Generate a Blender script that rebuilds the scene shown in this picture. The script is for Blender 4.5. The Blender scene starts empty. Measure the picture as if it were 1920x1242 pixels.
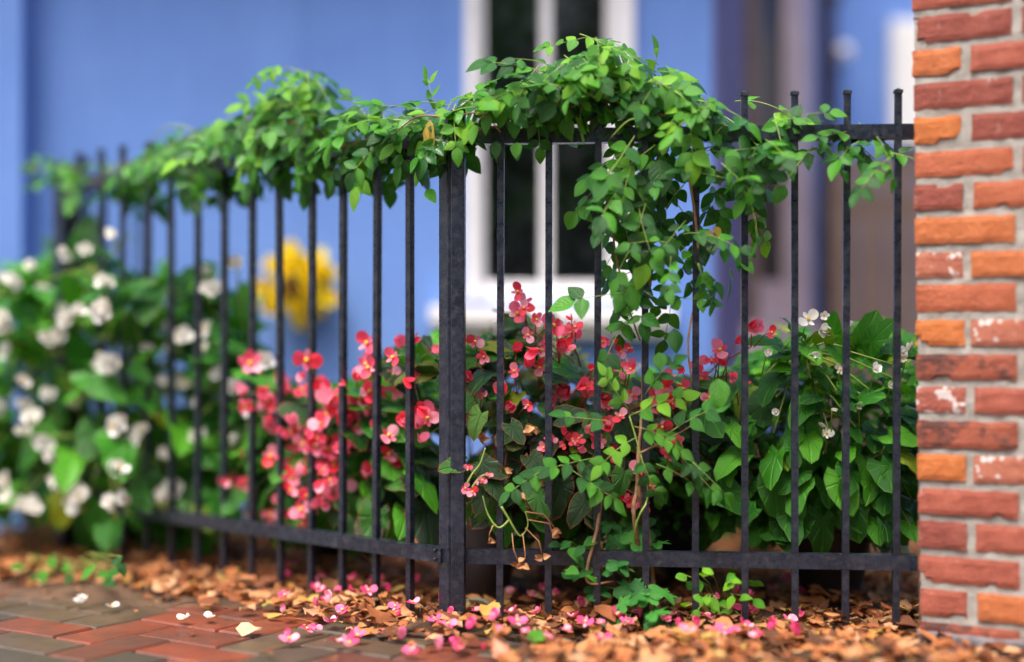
import bpy, bmesh, math, random
from mathutils import Vector, Matrix, noise
R = random.Random(7)
rad = math.radians
scene = bpy.context.scene
COL = scene.collection

# ------------------------------------------------------------------ camera, sky, sun, exposure
FPX, CAMH = 2752.0, 0.67          # focal length in photo pixels, eye height in metres
cam_d = bpy.data.cameras.new('camera'); cam = bpy.data.objects.new('camera', cam_d); COL.objects.link(cam)
cam.location = (0, 0, CAMH); cam.rotation_euler = (rad(90), 0, 0)
cam_d.sensor_width = 36; cam_d.lens = 36 * FPX / 1920; cam_d.clip_end = 400
cam_d.dof.use_dof = True; cam_d.dof.focus_distance = 3.29; cam_d.dof.aperture_fstop = 0.43
scene.camera = cam
w = bpy.data.worlds.new('World'); scene.world = w; w.use_nodes = True
nt = w.node_tree; nt.nodes.clear()
sky = nt.nodes.new('ShaderNodeTexSky'); sky.sky_type = 'NISHITA'; sky.sun_disc = False
SUN_EL, SUN_AZ = rad(66), rad(215)
sky.sun_elevation = SUN_EL; sky.sun_rotation = SUN_AZ
sky.air_density = 0.7; sky.dust_density = 6.0; sky.ozone_density = 0.4
bg = nt.nodes.new('ShaderNodeBackground'); bg.inputs[1].default_value = 0.14
wo = nt.nodes.new('ShaderNodeOutputWorld')
nt.links.new(sky.outputs[0], bg.inputs[0]); nt.links.new(bg.outputs[0], wo.inputs[0])
sd = bpy.data.lights.new('sun', 'SUN'); sd.energy = 1.5; sd.angle = rad(30); sd.color = (1.0, 0.95, 0.88)
sun = bpy.data.objects.new('sun', sd); COL.objects.link(sun)
sv = Vector((math.sin(SUN_AZ) * math.cos(SUN_EL), math.cos(SUN_AZ) * math.cos(SUN_EL), math.sin(SUN_EL)))
sun.rotation_euler = sv.to_track_quat('Z', 'Y').to_euler()
scene.view_settings.view_transform = 'Standard'; scene.view_settings.look = 'None'
scene.view_settings.gamma = 1.0; scene.view_settings.exposure = 1.45
scene.cycles.use_denoising = True
scene.cycles.max_bounces = 8; scene.cycles.transparent_max_bounces = 12

# ------------------------------------------------------------------ helpers
def at(px, py, d):
    return Vector(((px - 960) / FPX * d, d, CAMH - (py - 621) / FPX * d))
def gnd(px, py, z=0.0):
    d = (CAMH - z) * FPX / (py - 621)
    return Vector(((px - 960) / FPX * d, d, z))
def u(a, b): return R.uniform(a, b)

class MB:
    """collects geometry for one mesh object"""
    def __init__(s): s.v = []; s.f = []; s.m = []; s.uv = []
    def add(s, verts, faces, uvs=None, mat=0, M=None):
        o = len(s.v)
        s.v.extend([(M @ Vector(p)) if M is not None else Vector(p) for p in verts])
        for f in faces:
            s.f.append([o + i for i in f]); s.m.append(mat)
            s.uv.append([uvs[i] for i in f] if uvs else [(0, 0)] * len(f))
    def box(s, x0, y0, z0, x1, y1, z1, mat=0, M=None):
        v = [(x0,y0,z0),(x1,y0,z0),(x1,y1,z0),(x0,y1,z0),(x0,y0,z1),(x1,y0,z1),(x1,y1,z1),(x0,y1,z1)]
        s.add(v, [(0,3,2,1),(4,5,6,7),(0,1,5,4),(1,2,6,5),(2,3,7,6),(3,0,4,7)], None, mat, M)
    def tube(s, pts, r0, r1=None, n=5, mat=0):
        if r1 is None: r1 = r0
        pts = [Vector(p) for p in pts]; o = len(s.v); k = len(pts)
        for i, p in enumerate(pts):
            t = (pts[min(i+1, k-1)] - pts[max(i-1, 0)]).normalized()
            a = t.orthogonal().normalized() if abs(t.z) > .95 or i < 0 else t.cross(Vector((0,0,1))).normalized()
            if i and a.dot(pa) < 0: a = -a
            pa = a
            b = t.cross(a); r = r0 + (r1 - r0) * i / (k - 1)
            for j in range(n):
                g = 2 * math.pi * j / n
                s.v.append(p + a * math.cos(g) * r + b * math.sin(g) * r)
        for i in range(k - 1):
            for j in range(n):
                s.f.append([o+i*n+j, o+i*n+(j+1)%n, o+(i+1)*n+(j+1)%n, o+(i+1)*n+j]); s.m.append(mat)
                s.uv.append([(j/n, i/k), ((j+1)/n, i/k), ((j+1)/n, (i+1)/k), (j/n, (i+1)/k)])
        s.f.append([o+j for j in range(n)][::-1]); s.m.append(mat); s.uv.append([(0,0)]*n)
        s.f.append([o+(k-1)*n+j for j in range(n)]); s.m.append(mat); s.uv.append([(0,0)]*n)
    def lathe(s, prof, n=28, mat=0, M=None):
        v = []; f = []
        for (r, z) in prof:
            for j in range(n):
                g = 2*math.pi*j/n; v.append((r*math.cos(g), r*math.sin(g), z))
        for i in range(len(prof)-1):
            for j in range(n):
                f.append((i*n+j, i*n+(j+1)%n, (i+1)*n+(j+1)%n, (i+1)*n+j))
        s.add(v, f, None, mat, M)
    def mesh(s, name, mats, smooth=False):
        me = bpy.data.meshes.new(name)
        me.from_pydata([tuple(p) for p in s.v], [], s.f)
        for m in (mats if isinstance(mats, (list, tuple)) else [mats]): me.materials.append(m)
        me.polygons.foreach_set('material_index', s.m)
        if smooth: me.polygons.foreach_set('use_smooth', [True]*len(s.f))
        ul = me.uv_layers.new(name='uv')
        flat = []
        for q in s.uv:
            for c in q: flat.extend(c)
        ul.data.foreach_set('uv', flat)
        me.update(); return me
    def build(s, name, mats, parent=None, smooth=False, M=None):
        return link(name, s.mesh(name, mats, smooth), parent, M)

def link(name, me, parent=None, M=None):
    o = bpy.data.objects.new(name, me); COL.objects.link(o)
    if parent is not None: o.parent = parent
    if M is not None: o.matrix_local = M
    return o
def tag(o, label=None, cat=None, group=None, kind=None):
    if label: o['label'] = label
    if cat: o['category'] = cat
    if group: o['group'] = group
    if kind: o['kind'] = kind
    return o
def empty(name, loc=(0,0,0), label=None, cat=None, group=None, kind=None, rz=0):
    o = bpy.data.objects.new(name, None); COL.objects.link(o); o.location = loc; o.rotation_euler = (0,0,rz)
    o.empty_display_size = .05
    return tag(o, label, cat, group, kind)
def frame(p, d, n, s=1.0, roll=0.0):
    """matrix with Y along d and Z near n"""
    d = Vector(d).normalized(); n = Vector(n)
    n = n - d * n.dot(d)
    if n.length < 1e-4: n = d.orthogonal()
    n.normalize(); x = d.cross(n)
    M = Matrix(((x.x, d.x, n.x), (x.y, d.y, n.y), (x.z, d.z, n.z))).to_4x4()
    M = Matrix.Translation(p) @ M @ Matrix.Rotation(roll, 4, 'Y') @ (Matrix.Diagonal((s, s, s, 1)) if not isinstance(s, tuple) else Matrix.Diagonal((*s, 1)))
    return M
def inpoly(x, y, P):
    c = False; j = len(P) - 1
    for i in range(len(P)):
        if (P[i][1] > y) != (P[j][1] > y) and x < (P[j][0]-P[i][0])*(y-P[i][1])/(P[j][1]-P[i][1]) + P[i][0]: c = not c
        j = i
    return c
def sample(P):
    xs = [p[0] for p in P]; ys = [p[1] for p in P]
    while True:
        x, y = u(min(xs), max(xs)), u(min(ys), max(ys))
        if inpoly(x, y, P): return x, y

# ------------------------------------------------------------------ materials
class NM:
    def __init__(s, name, rough=.6, spec=.5, metal=0.0):
        s.mat = bpy.data.materials.new(name); s.mat.use_nodes = True
        s.t = s.mat.node_tree; s.n = s.t.nodes; s.b = s.n['Principled BSDF']; s.out = s.n['Material Output']
        s.b.inputs['Roughness'].default_value = rough; s.b.inputs['Specular IOR Level'].default_value = spec
        s.b.inputs['Metallic'].default_value = metal
    def N(s, typ, **kw):
        n = s.n.new('ShaderNode' + typ)
        for k, v in kw.items():
            if hasattr(n, k): setattr(n, k, v)
            else: n.inputs[k].default_value = v
        return n
    def L(s, a, b): s.t.links.new(a, b)
    def coord(s, kind='Object'): return s.N('TexCoord').outputs[kind]
    def noise(s, scale, detail=4, rough=.6, vec=None):
        n = s.N('TexNoise'); n.inputs['Scale'].default_value = scale; n.inputs['Detail'].default_value = detail
        n.inputs['Roughness'].default_value = rough
        s.L(vec if vec is not None else s.coord(), n.inputs['Vector']); return n.outputs['Fac']
    def ramp(s, fac, stops, interp='LINEAR'):
        r = s.N('ValToRGB'); e = r.color_ramp.elements; r.color_ramp.interpolation = interp
        while len(e) < len(stops): e.new(.5)
        for i, (p, c) in enumerate(stops):
            e[i].position = p; e[i].color = (*c, 1) if len(c) == 3 else c
        s.L(fac, r.inputs[0]); return r.outputs[0]
    def mix(s, fac, a, b, mode='MIX'):
        m = s.N('Mix', data_type='RGBA', blend_type=mode)
        for sock, v in ((m.inputs[0], fac), (m.inputs[6], a), (m.inputs[7], b)):
            if isinstance(v, (int, float)): sock.default_value = v
            elif isinstance(v, tuple): sock.default_value = (*v, 1)
            else: s.L(v, sock)
        return m.outputs[2]
    def math(s, op, a, b=None, c=None):
        m = s.N('Math', operation=op)
        for i, v in enumerate((a, b, c)):
            if v is None: continue
            if isinstance(v, (int, float)): m.inputs[i].default_value = v
            else: s.L(v, m.inputs[i])
        return m.outputs[0]
    def color(s, c):
        if isinstance(c, tuple): s.b.inputs['Base Color'].default_value = (*c, 1)
        else: s.L(c, s.b.inputs['Base Color'])
    def bump(s, h, strength=.3, dist=.002):
        b = s.N('Bump'); b.inputs['Strength'].default_value = strength; b.inputs['Distance'].default_value = dist
        s.L(h, b.inputs['Height']); s.L(b.outputs[0], s.b.inputs['Normal'])
    def rnd(s):
        """one random value per object and per loose piece"""
        a = s.N('ObjectInfo').outputs['Random']; g = s.N('NewGeometry').outputs['Random Per Island']
        return s.math('FRACT', s.math('ADD', a, s.math('MULTIPLY', g, 3.7)))
    def translucent(s, col, fac):
        t = s.N('BsdfTranslucent')
        if isinstance(col, tuple): t.inputs[0].default_value = (*col, 1)
        else: s.L(col, t.inputs[0])
        m = s.N('MixShader'); m.inputs[0].default_value = fac
        s.L(s.b.outputs[0], m.inputs[1]); s.L(t.outputs[0], m.inputs[2]); s.L(m.outputs[0], s.out.inputs[0])

def mat_leaflet(name, dark, mid, light, tr=.3, rough=.33, veins=True, spec=.5):
    m = NM(name, rough, spec); r = m.rnd()
    c = m.ramp(r, [(0, dark), (.45, mid), (.85, light), (1, light)])
    uvn = m.N('SeparateXYZ'); m.L(m.coord('UV'), uvn.inputs[0])
    ux, vy = uvn.outputs[0], uvn.outputs[1]
    a = m.math('ABSOLUTE', m.math('SUBTRACT', ux, .5))
    midrib = m.math('LESS_THAN', a, .022)
    fr = m.math('FRACT', m.math('MULTIPLY', m.math('SUBTRACT', vy, m.math('MULTIPLY', a, .55)), 7.0))
    lat = m.math('SUBTRACT', 1.0, m.math('MINIMUM', m.math('MULTIPLY', m.math('ABSOLUTE', m.math('SUBTRACT', fr, .5)), 7.0), 1.0))
    v = m.math('MAXIMUM', midrib, m.math('MULTIPLY', lat, .55))
    c2 = m.mix(m.math('MULTIPLY', v, .42), c, (light[0]*1.4, light[1]*1.25, light[2]*1.6))
    n = m.noise(45, 3)
    c2 = m.mix(m.math('MULTIPLY', n, .35), c2, (dark[0]*.9, dark[1]*.9, dark[2]*.9))
    m.color(c2); m.bump(m.math('SUBTRACT', m.noise(60, 2), m.math('MULTIPLY', v, 1.2)), .7, .0022)
    m.translucent(m.mix(.5, c2, (light[0]*1.6, light[1]*1.5, light[2]*.6)), tr)
    return m.mat
def mat_begonia(name, dark, mid, light, edge, tr=.15, rough=.22):
    m = NM(name, rough, .3); r = m.rnd()
    c = m.ramp(r, [(0, dark), (.45, mid), (.86, light), (.95, light), (.97, (light[0]*2.6, light[1]*.85, light[2])), (1, (light[0]*3.2, light[1]*.8, light[2]))])
    uvn = m.N('SeparateXYZ'); m.L(m.coord('UV'), uvn.inputs[0])
    an, rr = uvn.outputs[0], uvn.outputs[1]
    fr = m.math('FRACT', m.math('MULTIPLY', an, 9.0))
    lat = m.math('SUBTRACT', 1.0, m.math('MINIMUM', m.math('MULTIPLY', m.math('ABSOLUTE', m.math('SUBTRACT', fr, .5)), 8.0), 1.0))
    c2 = m.mix(m.math('MULTIPLY', lat, .5), c, (light[0]*1.2, light[1]*1.2, light[2]*1.2))
    e = m.math('GREATER_THAN', rr, .955)
    c2 = m.mix(m.math('MULTIPLY', e, .8), c2, edge)
    c2 = m.mix(m.math('MULTIPLY', m.noise(30, 3), .4), c2, dark)
    m.color(c2); m.bump(m.math('SUBTRACT', m.noise(40, 2), lat), .7, .003)
    m.translucent(m.mix(.6, c2, (light[0]*1.5, light[1]*1.6, light[2]*.7)), tr)
    return m.mat
def mat_petal(name, stops, tr=.35, rough=.45):
    m = NM(name, rough, .35); r = m.rnd()
    c = m.ramp(r, stops)
    uvn = m.N('SeparateXYZ'); m.L(m.coord('UV'), uvn.inputs[0])
    c = m.mix(m.math('MULTIPLY', m.math('POWER', uvn.outputs[1], 2.0), .25), c, (1, .85, .85), 'SOFT_LIGHT')
    m.color(c); m.translucent(c, tr); m.bump(m.noise(80, 2), .3, .001)
    return m.mat
def mat_simple(name, c0, c1, scale=20, rough=.6, bump=.3, dist=.002, spec=.4, metal=0):
    m = NM(name, rough, spec, metal); n = m.noise(scale, 6)
    m.color(m.ramp(n, [(.3, c0), (.7, c1)])); m.bump(m.noise(scale*3, 5), bump, dist); return m.mat

M = {}
M['vine'] = mat_leaflet('vine_leaf', (.006,.055,.010), (.016,.14,.014), (.070,.31,.010), .28, .27)
M['vine_young'] = mat_leaflet('young_leaf', (.035,.19,.010), (.075,.32,.012), (.19,.47,.015), .32, .32)
M['ivy'] = mat_leaflet('ivy_leaf', (.012,.10,.015), (.025,.18,.02), (.05,.26,.025), .25, .36)
M['yellow_leaf'] = mat_leaflet('yellow_leaf', (.45,.30,.03), (.55,.38,.04), (.55,.45,.10), .3, .5)
M['beg_dark'] = mat_begonia('bronze_begonia_leaf', (.006,.018,.006), (.012,.050,.010), (.035,.15,.014), (.22,.06,.02), .12, .2)
M['beg_green'] = mat_begonia('green_begonia_leaf', (.008,.06,.007), (.028,.175,.012), (.10,.38,.016), (.07,.2,.02), .2, .22)
M['coral'] = mat_petal('coral_petal', [(0, (.88,.03,.05)), (.3, (.96,.09,.17)), (.65, (.98,.20,.32)), (1, (.98,.42,.54))], .42)
M['white_petal'] = mat_petal('white_petal', [(0, (.75,.72,.62)), (.25, (.85,.84,.8)), (.9, (.88,.88,.85)), (1, (.75,.8,.55))], .3)
M['fallen_pink'] = mat_petal('fallen_pink_petal', [(0, (.7,.03,.14)), (.6, (.85,.12,.3)), (1, (.9,.4,.5))], .25)
M['stamen'] = mat_simple('yellow_stamen', (.75,.42,.03), (.85,.6,.06), 300, .6)
M['wreath'] = mat_petal('yellow_petal', [(0, (.92,.58,.0)), (.4, (.98,.78,.01)), (1, (.98,.90,.06))], .25)
M['stem_green'] = mat_simple('green_stem', (.14,.26,.04), (.30,.36,.08), 40, .5)
M['stem_red'] = mat_simple('reddish_stem', (.28,.08,.04), (.35,.16,.06), 40, .5)
M['wood_stem'] = mat_simple('woody_stem', (.16,.08,.04), (.33,.2,.1), 60, .75)
M['dry'] = mat_simple('dried_flower', (.3,.13,.05), (.5,.27,.12), 60, .8)

def iron():
    m = NM('black_painted_iron', .3, .6)
    n = m.noise(55, 8, .75); f = m.ramp(n, [(.50, (0,0,0)), (.62, (1,1,1))])
    sm = m.noise(9, 4); base = m.ramp(sm, [(.3, (.005,.008,.016)), (.7, (.016,.022,.038))])
    g = m.math('MULTIPLY', f, m.math('MULTIPLY', m.noise(5, 3), .5))
    m.color(m.mix(g, base, (.10,.10,.105)))
    m.L(m.math('ADD', m.math('MULTIPLY', n, .3), .14), m.b.inputs['Roughness'])
    m.bump(m.noise(120, 5), .35, .0012); return m.mat
M['iron'] = iron()
def wallpaint():
    m = NM('blue_painted_render', .8, .25)
    mp = m.N('Mapping'); mp.inputs['Scale'].default_value = (5, 5, .7); m.L(m.coord(), mp.inputs[0])
    n = m.noise(1.3, 6); c = m.ramp(n, [(.3, (.13,.25,.62)), (.7, (.17,.31,.70))])
    c = m.mix(m.math('MULTIPLY', m.ramp(m.noise(1.5, 6, .7, mp.outputs[0]), [(.45, (0,0,0)), (.75, (1,1,1))]), .3), c, (.09,.17,.45))
    m.color(c); m.bump(m.noise(38, 6, .7), .5, .006); return m.mat
M['blue'] = wallpaint()
M['purple'] = mat_simple('purple_blue_wall_shade', (.075,.075,.20), (.09,.085,.22), 6, .6)
M['plum'] = mat_simple('dark_plum_pipe', (.035,.025,.05), (.05,.035,.06), 8, .5)
M['trim'] = mat_simple('white_window_paint', (.78,.77,.80), (.85,.84,.85), 12, .5, .2)
M['trim_pink'] = mat_simple('pink_grey_window_paint', (.36,.28,.31), (.46,.38,.42), 9, .55, .2)
M['white_panel'] = mat_simple('white_panel', (.82,.82,.80), (.86,.86,.84), 5, .5, .1)
M['dark_in'] = mat_simple('dark_interior', (.012,.012,.012), (.03,.027,.024), 3, .9)
M['curtain'] = None
def reflected_blotches():
    m = NM('grey_reflected_blotches', .9, .1); n = m.noise(16, 5, .7)
    m.color(m.ramp(n, [(.40, (.02,.022,.02)), (.55, (.10,.105,.115)), (.7, (.30,.31,.34))])); return m.mat  # grey blotches painted in for reflections on the window glass
M['curtain'] = reflected_blotches()
def glass():
    m = NM('window_glass', .02, .5)
    tr = m.N('BsdfTransparent'); gl = m.N('BsdfGlossy'); gl.inputs['Roughness'].default_value = .03
    fr = m.N('Fresnel'); fr.inputs[0].default_value = 1.5
    mx = m.N('MixShader'); m.L(fr.outputs[0], mx.inputs[0]); m.L(tr.outputs[0], mx.inputs[1]); m.L(gl.outputs[0], mx.inputs[2])
    m.L(mx.outputs[0], m.out.inputs[0]); return m.mat
M['glass'] = glass()
M['dark_glass'] = mat_simple('unlit_glass', (.01,.01,.012), (.02,.02,.022), 3, .4, .05, .002, .15)
M['pot'] = mat_simple('charcoal_pot', (.04,.036,.042), (.06,.054,.06), 10, .55, .15)
M['pot_black'] = mat_simple('black_pot', (.018,.016,.018), (.03,.027,.03), 10, .5, .2)
M['pot_blue'] = mat_simple('dark_blue_pot', (.012,.02,.035), (.025,.035,.055), 60, .6, .5, .003)
M['soil'] = mat_simple('dark_soil', (.018,.012,.008), (.06,.035,.02), 30, .95, .8, .01)
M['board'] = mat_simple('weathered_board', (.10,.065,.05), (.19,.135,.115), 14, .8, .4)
M['footing'] = mat_simple('grey_concrete', (.05,.05,.065), (.22,.205,.215), 22, .9, .6, .004)
M['overhang'] = mat_simple('grey_shading_eave', (.25,.27,.32), (.3,.32,.38), 5, .8)
def mortar():
    m = NM('mortar', .95, .2); n = m.noise(28, 8, .7); f = m.noise(220, 3)
    c = m.ramp(n, [(.3, (.27,.255,.23)), (.55, (.41,.39,.355)), (.75, (.50,.475,.44))])
    m.color(m.mix(m.math('MULTIPLY', f, .4), c, (.22,.2,.17))); m.bump(m.noise(160, 6, .75), .9, .004); return m.mat
M['mortar'] = mortar()
def brickmat(name, a, b, dark=.0, white=.0, seed=0):
    m = NM(name, .82, .25)
    mp = m.N('Mapping'); mp.inputs['Location'].default_value = (seed*3.1, seed*1.7, seed); m.L(m.coord(), mp.inputs[0]); v = mp.outputs[0]
    c = m.ramp(m.noise(14, 8, .65, v), [(.32, a), (.68, b)])
    c = m.mix(m.math('MULTIPLY', m.ramp(m.noise(70, 6, .7, v), [(.58, (0,0,0)), (.7, (1,1,1))]), .6), c, (a[0]*.3, a[1]*.3, a[2]*.35))
    c = m.mix(m.math('MULTIPLY', m.ramp(m.noise(32, 7, .8, v), [(.60, (0,0,0)), (.68, (1,1,1))]), .4), c, (.5,.40,.34))
    if dark:
        c = m.mix(m.math('MULTIPLY', m.ramp(m.noise(22, 6, .7, v), [(.46, (0,0,0)), (.58, (1,1,1))]), dark), c, (.05,.035,.035))
    if white:
        c = m.mix(m.math('MULTIPLY', m.ramp(m.noise(38, 3, .5, v), [(.60-white*.14, (0,0,0)), (.63-white*.14, (1,1,1))]), .85), c, (.62,.58,.56))
    m.color(c); m.bump(m.math('ADD', m.noise(110, 7, .75, v), m.math('MULTIPLY', m.noise(30, 5, .7, v), 1.5)), .9, .004); return m.mat
BR = {
 'orange': brickmat('orange_brick', (.40,.115,.04), (.49,.165,.065), seed=1),
 'bright': brickmat('bright_orange_brick', (.43,.125,.035), (.50,.17,.055), seed=2),
 'red': brickmat('red_brick', (.25,.065,.042), (.36,.105,.07), seed=3),
 'deep': brickmat('deep_red_brick', (.19,.05,.038), (.29,.085,.06), seed=4),
 'rust': brickmat('rust_brick', (.33,.085,.04), (.43,.135,.07), seed=5),
 'dusty': brickmat('dusty_brick', (.30,.09,.06), (.42,.16,.10), white=.1, seed=6),
 'veined': brickmat('veined_brick', (.24,.065,.04), (.34,.10,.06), dark=.75, seed=7),
 'paint': brickmat('paint_flecked_brick', (.27,.07,.05), (.34,.11,.08), white=.5, seed=8),
}
def pavermat(name, a, b, seed):
    m = NM(name, .42, .5)
    mp = m.N('Mapping'); mp.inputs['Location'].default_value = (seed*2.3, seed, 0); m.L(m.coord(), mp.inputs[0]); v = mp.outputs[0]
    r = m.N('ObjectInfo').outputs['Random']
    c = m.ramp(m.noise(16, 8, .7, v), [(.3, a), (.7, b)])
    c = m.mix(m.math('MULTIPLY', r, .35), c, (a[0]*.6, a[1]*.6, a[2]*.6))
    c = m.mix(m.math('MULTIPLY', m.ramp(m.noise(7, 8, .75, m.coord('Generated') if False else m.N('NewGeometry').outputs['Position']), [(.42, (0,0,0)), (.62, (1,1,1))]), .6), c, (.045,.036,.028))
    c = m.mix(m.math('MULTIPLY', m.ramp(m.noise(150, 4, .7, v), [(.6, (0,0,0)), (.68, (1,1,1))]), .55), c, (.02,.018,.016))
    m.color(c); m.L(m.math('ADD', m.math('MULTIPLY', m.noise(9, 5, .6, v), .5), .18), m.b.inputs['Roughness'])
    m.bump(m.noise(130, 6, .7, v), .6, .002); return m.mat
PV = [pavermat('red_paver', (.155,.035,.018), (.23,.055,.024), 1), pavermat('dark_red_paver', (.10,.030,.018), (.155,.045,.024), 2),
      pavermat('brown_paver', (.070,.046,.027), (.115,.075,.043), 3), pavermat('grey_brown_paver', (.052,.042,.028), (.085,.068,.043), 4)]
def littermat():
    m = NM('dry_leaf_litter', .7, .35); r = m.rnd()
    c = m.ramp(r, [(0, (.07,.028,.014)), (.2, (.20,.06,.022)), (.42, (.40,.125,.04)), (.66, (.54,.21,.07)), (.84, (.62,.36,.19)), (.90, (.55,.22,.05)), (.95, (.48,.40,.08)), (1, (.75,.30,.20))])
    c = m.mix(m.math('MULTIPLY', m.noise(50, 5), .45), c, (.16,.06,.02)); m.color(c)
    m.bump(m.noise(90, 4), .6, .002); m.translucent(c, .2); return m.mat
M['litter'] = littermat()
M['ground'] = mat_simple('packed_soil_ground', (.05,.03,.018), (.14,.075,.04), 22, .9, .8, .01)
def sandy():
    m = NM('paving_joint_sand', .9, .2); n = m.noise(14, 6)
    m.color(m.ramp(n, [(.38, (.025,.022,.02)), (.5, (.12,.105,.10)), (.58, (.50,.45,.44))])); m.bump(m.noise(150, 4), .6, .002); return m.mat
M['sand'] = sandy()

# ------------------------------------------------------------------ templates
def leaf_template(width=.56, rows=7, curl=.10, fold=.10, tipdroop=.18, wav=.0, shape=.8, rs=None):
    rs = rs or R; v = []; uv = []; f = []; cols = 5
    for i in range(rows):
        t = i / (rows - 1)
        hw = width * .5 * math.sin(math.pi * min(1, t ** shape)) ** .85 if 0 < t < 1 else (.012 if t == 0 else .004)
        hw *= (1.0 + .08 * math.cos(t * 3))
        for j in range(cols):
            s = (j / (cols - 1)) * 2 - 1
            z = abs(s) * hw * fold * 2 - curl * (s * s) * hw * 1.2 - tipdroop * t * t + wav * math.sin(t * 9 + s * 2) * abs(s) * .5
            v.append((s * hw, t, z)); uv.append((.5 + .5 * s, t))
    for i in range(rows - 1):
        for j in range(cols - 1):
            a = i * cols + j; f.append((a, a + 1, a + cols + 1, a + cols))
    return v, f, uv
def wing_template(seed, cup=.25):
    """lopsided heart-shaped begonia leaf, stalk at the origin, tip along +Y"""
    rs = random.Random(seed); n = 18; v = [(0, 0, 0)]; uv = [(.5, 0)]; f = []
    rip = rs.uniform(.03, .075)
    big = rs.uniform(1.0, 1.25); rings = 3
    out = []
    for k in range(n):
        g = -math.pi + 2 * math.pi * (k + .0) / n + .0          # angle from tip direction
        a = abs(g); side = 1 if g > 0 else -1
        r = .98 * math.exp(-(a / .55) ** 2) * .42 + .58 * (1 - .12 * a / math.pi)
        r *= (big if side > 0 else 2 - big) ** (.9 * min(1, a))
        if a > 2.75: r *= .38
        r *= rs.uniform(.96, 1.04)
        out.append((g, r))
    ph = rs.uniform(0, 6)
    for q in range(1, rings + 1):
        for (g, r) in out:
            x, y = math.sin(g) * r * q / rings * .8, math.cos(g) * r * q / rings
            rr = math.hypot(x, y)
            z = -cup * rr * rr * .8 + .16 * abs(x) + rip * math.sin(g * 5 + ph) * (q / rings) ** 2
            v.append((x, y, z)); uv.append((g / (2 * math.pi) + .5, q / rings))
    for k in range(n):
        k2 = (k + 1) % n
        f.append((0, 1 + k2, 1 + k))
        for q in range(rings - 1):
            f.append((1 + q*n + k, 1 + q*n + k2, 1 + (q+1)*n + k2, 1 + (q+1)*n + k))
    return v, f, uv
def lobed_template(seed):
    """three to five pointed lobes with toothed edge"""
    rs = random.Random(seed); n = 40; v = [(0, .18, 0)]; uv = [(.5, .2)]; f = []
    for q in (1, 2):
        for k in range(n):
            g = -math.pi + 2 * math.pi * k / n
            lob = abs(math.cos(g * 2.5)) ** .8 if abs(g) < 2.2 else .35
            r = (.30 + .36 * lob) * (1.05 if abs(g) < .6 else .92)
            if abs(g) > 2.7: r *= .45
            if q == 2 and k % 2: r *= .94
            x, y = math.sin(g) * r * q / 2, .22 + math.cos(g) * r * q / 2
            v.append((x, y, -.22 * (x*x + (y-.2)**2) + .05 * math.sin(g*5) * (q-1))); uv.append((.5 + x*.7, y))
    for k in range(n):
        k2 = (k+1) % n
        f.append((0, 1+k2, 1+k)); f.append((1+k, 1+k2, 1+n+k2, 1+n+k))
    return v, f, uv
def petal_template(wid=1.0, cup=.35, n=12, notch=.0, seed=0):
    rs = random.Random(seed); v = [(0, 0, 0)]; uv = [(.5, 0)]; f = []
    for q in (1, 2, 3):
        for k in range(n + 1):
            g = -2.0 + 4.0 * k / n
            r = math.cos(g * .72) ** .6 if abs(g) < 2.05 else .1
            x, y = math.sin(g) * r * wid * .55 * q / 3, (.5 + .5 * math.cos(g)) * r * q / 3
            z = cup * (y * y + x * x * .8) + .05 * math.sin(g * 3 + seed) * q / 3
            v.append((x, y, z)); uv.append((.5 + x * .5, q / 3))
    for k in range(n):
        f.append((0, 1 + k, 2 + k))
        for q in (0, 1):
            a = 1 + q*(n+1) + k; f.append((a, a + n + 1, a + n + 2, a + 1))
    return v, f, uv

LEAFT = [leaf_template(u(.56,.72), 7, u(.0,.3), u(.02,.28), u(.06,.34), u(0,.05), u(.72,.86)) for _ in range(7)]
WINGT = [wing_template(i, u(.15,.45)) for i in range(7)]
LOBET = [lobed_template(i) for i in range(4)]
def tmesh(T, name, mat, smooth=True):
    b = MB(); b.add(T[0], T[1], T[2]); return b.mesh(name, mat, smooth)
LEAFM = [tmesh(T, 'leaflet', M['vine']) for T in LEAFT]
LEAFY = [tmesh(T, 'young_leaflet', M['vine_young']) for T in LEAFT[:4]]
LEAFYEL = tmesh(LEAFT[0], 'yellow_leaf', M['yellow_leaf'])
WINGD = [tmesh(T, 'bronze_leaf', M['beg_dark']) for T in WINGT]
WINGG = [tmesh(T, 'green_leaf', M['beg_green']) for T in WINGT]
LOBEM = [tmesh(T, 'lobed_leaf', M['ivy']) for T in LOBET]

def spray_layout(pairs, rs):
    """compound leaf of length 1 along +Y: rachis points and leaflet matrices"""
    bend = rs.uniform(.1, .5); side = rs.uniform(-.18, .18)
    pt = lambda t: Vector((side * t * t, t, -bend * t * t))
    rach = [pt(i / 6) for i in range(7)]; L = []
    for k in range(pairs):
        t = .28 + .62 * k / max(1, pairs - 1) if pairs > 1 else .5
        p = pt(t); d = (pt(t + .02) - pt(t)).normalized()
        for s in (-1, 1):
            if rs.random() < .06: continue
            a = rs.uniform(.75, 1.25) * s
            x = Vector((1, 0, 0)); n = x.cross(d)
            dd = d * math.cos(a) + x * math.sin(a) + n * rs.uniform(-.35, .15)
            nn = n + x * s * rs.uniform(-.35, .35) + d * rs.uniform(-.3, .3)
            sz = rs.uniform(.31, .42) * (1.0 - .12 * abs(t - .6))
            L.append(frame(p, dd, nn, (sz * rs.uniform(.9, 1.15), sz, sz)))
    d = (pt(1) - pt(.97)).normalized()
    L.append(frame(pt(1), d + Vector((rs.uniform(-.2,.2), 0, rs.uniform(-.4,.1))), Vector((rs.uniform(-.3,.3), .2, 1)), rs.uniform(.38, .46)))
    return rach, L
SPR = [spray_layout(R.choice([2, 3, 3, 3, 4]), R) for _ in range(14)]
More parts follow.
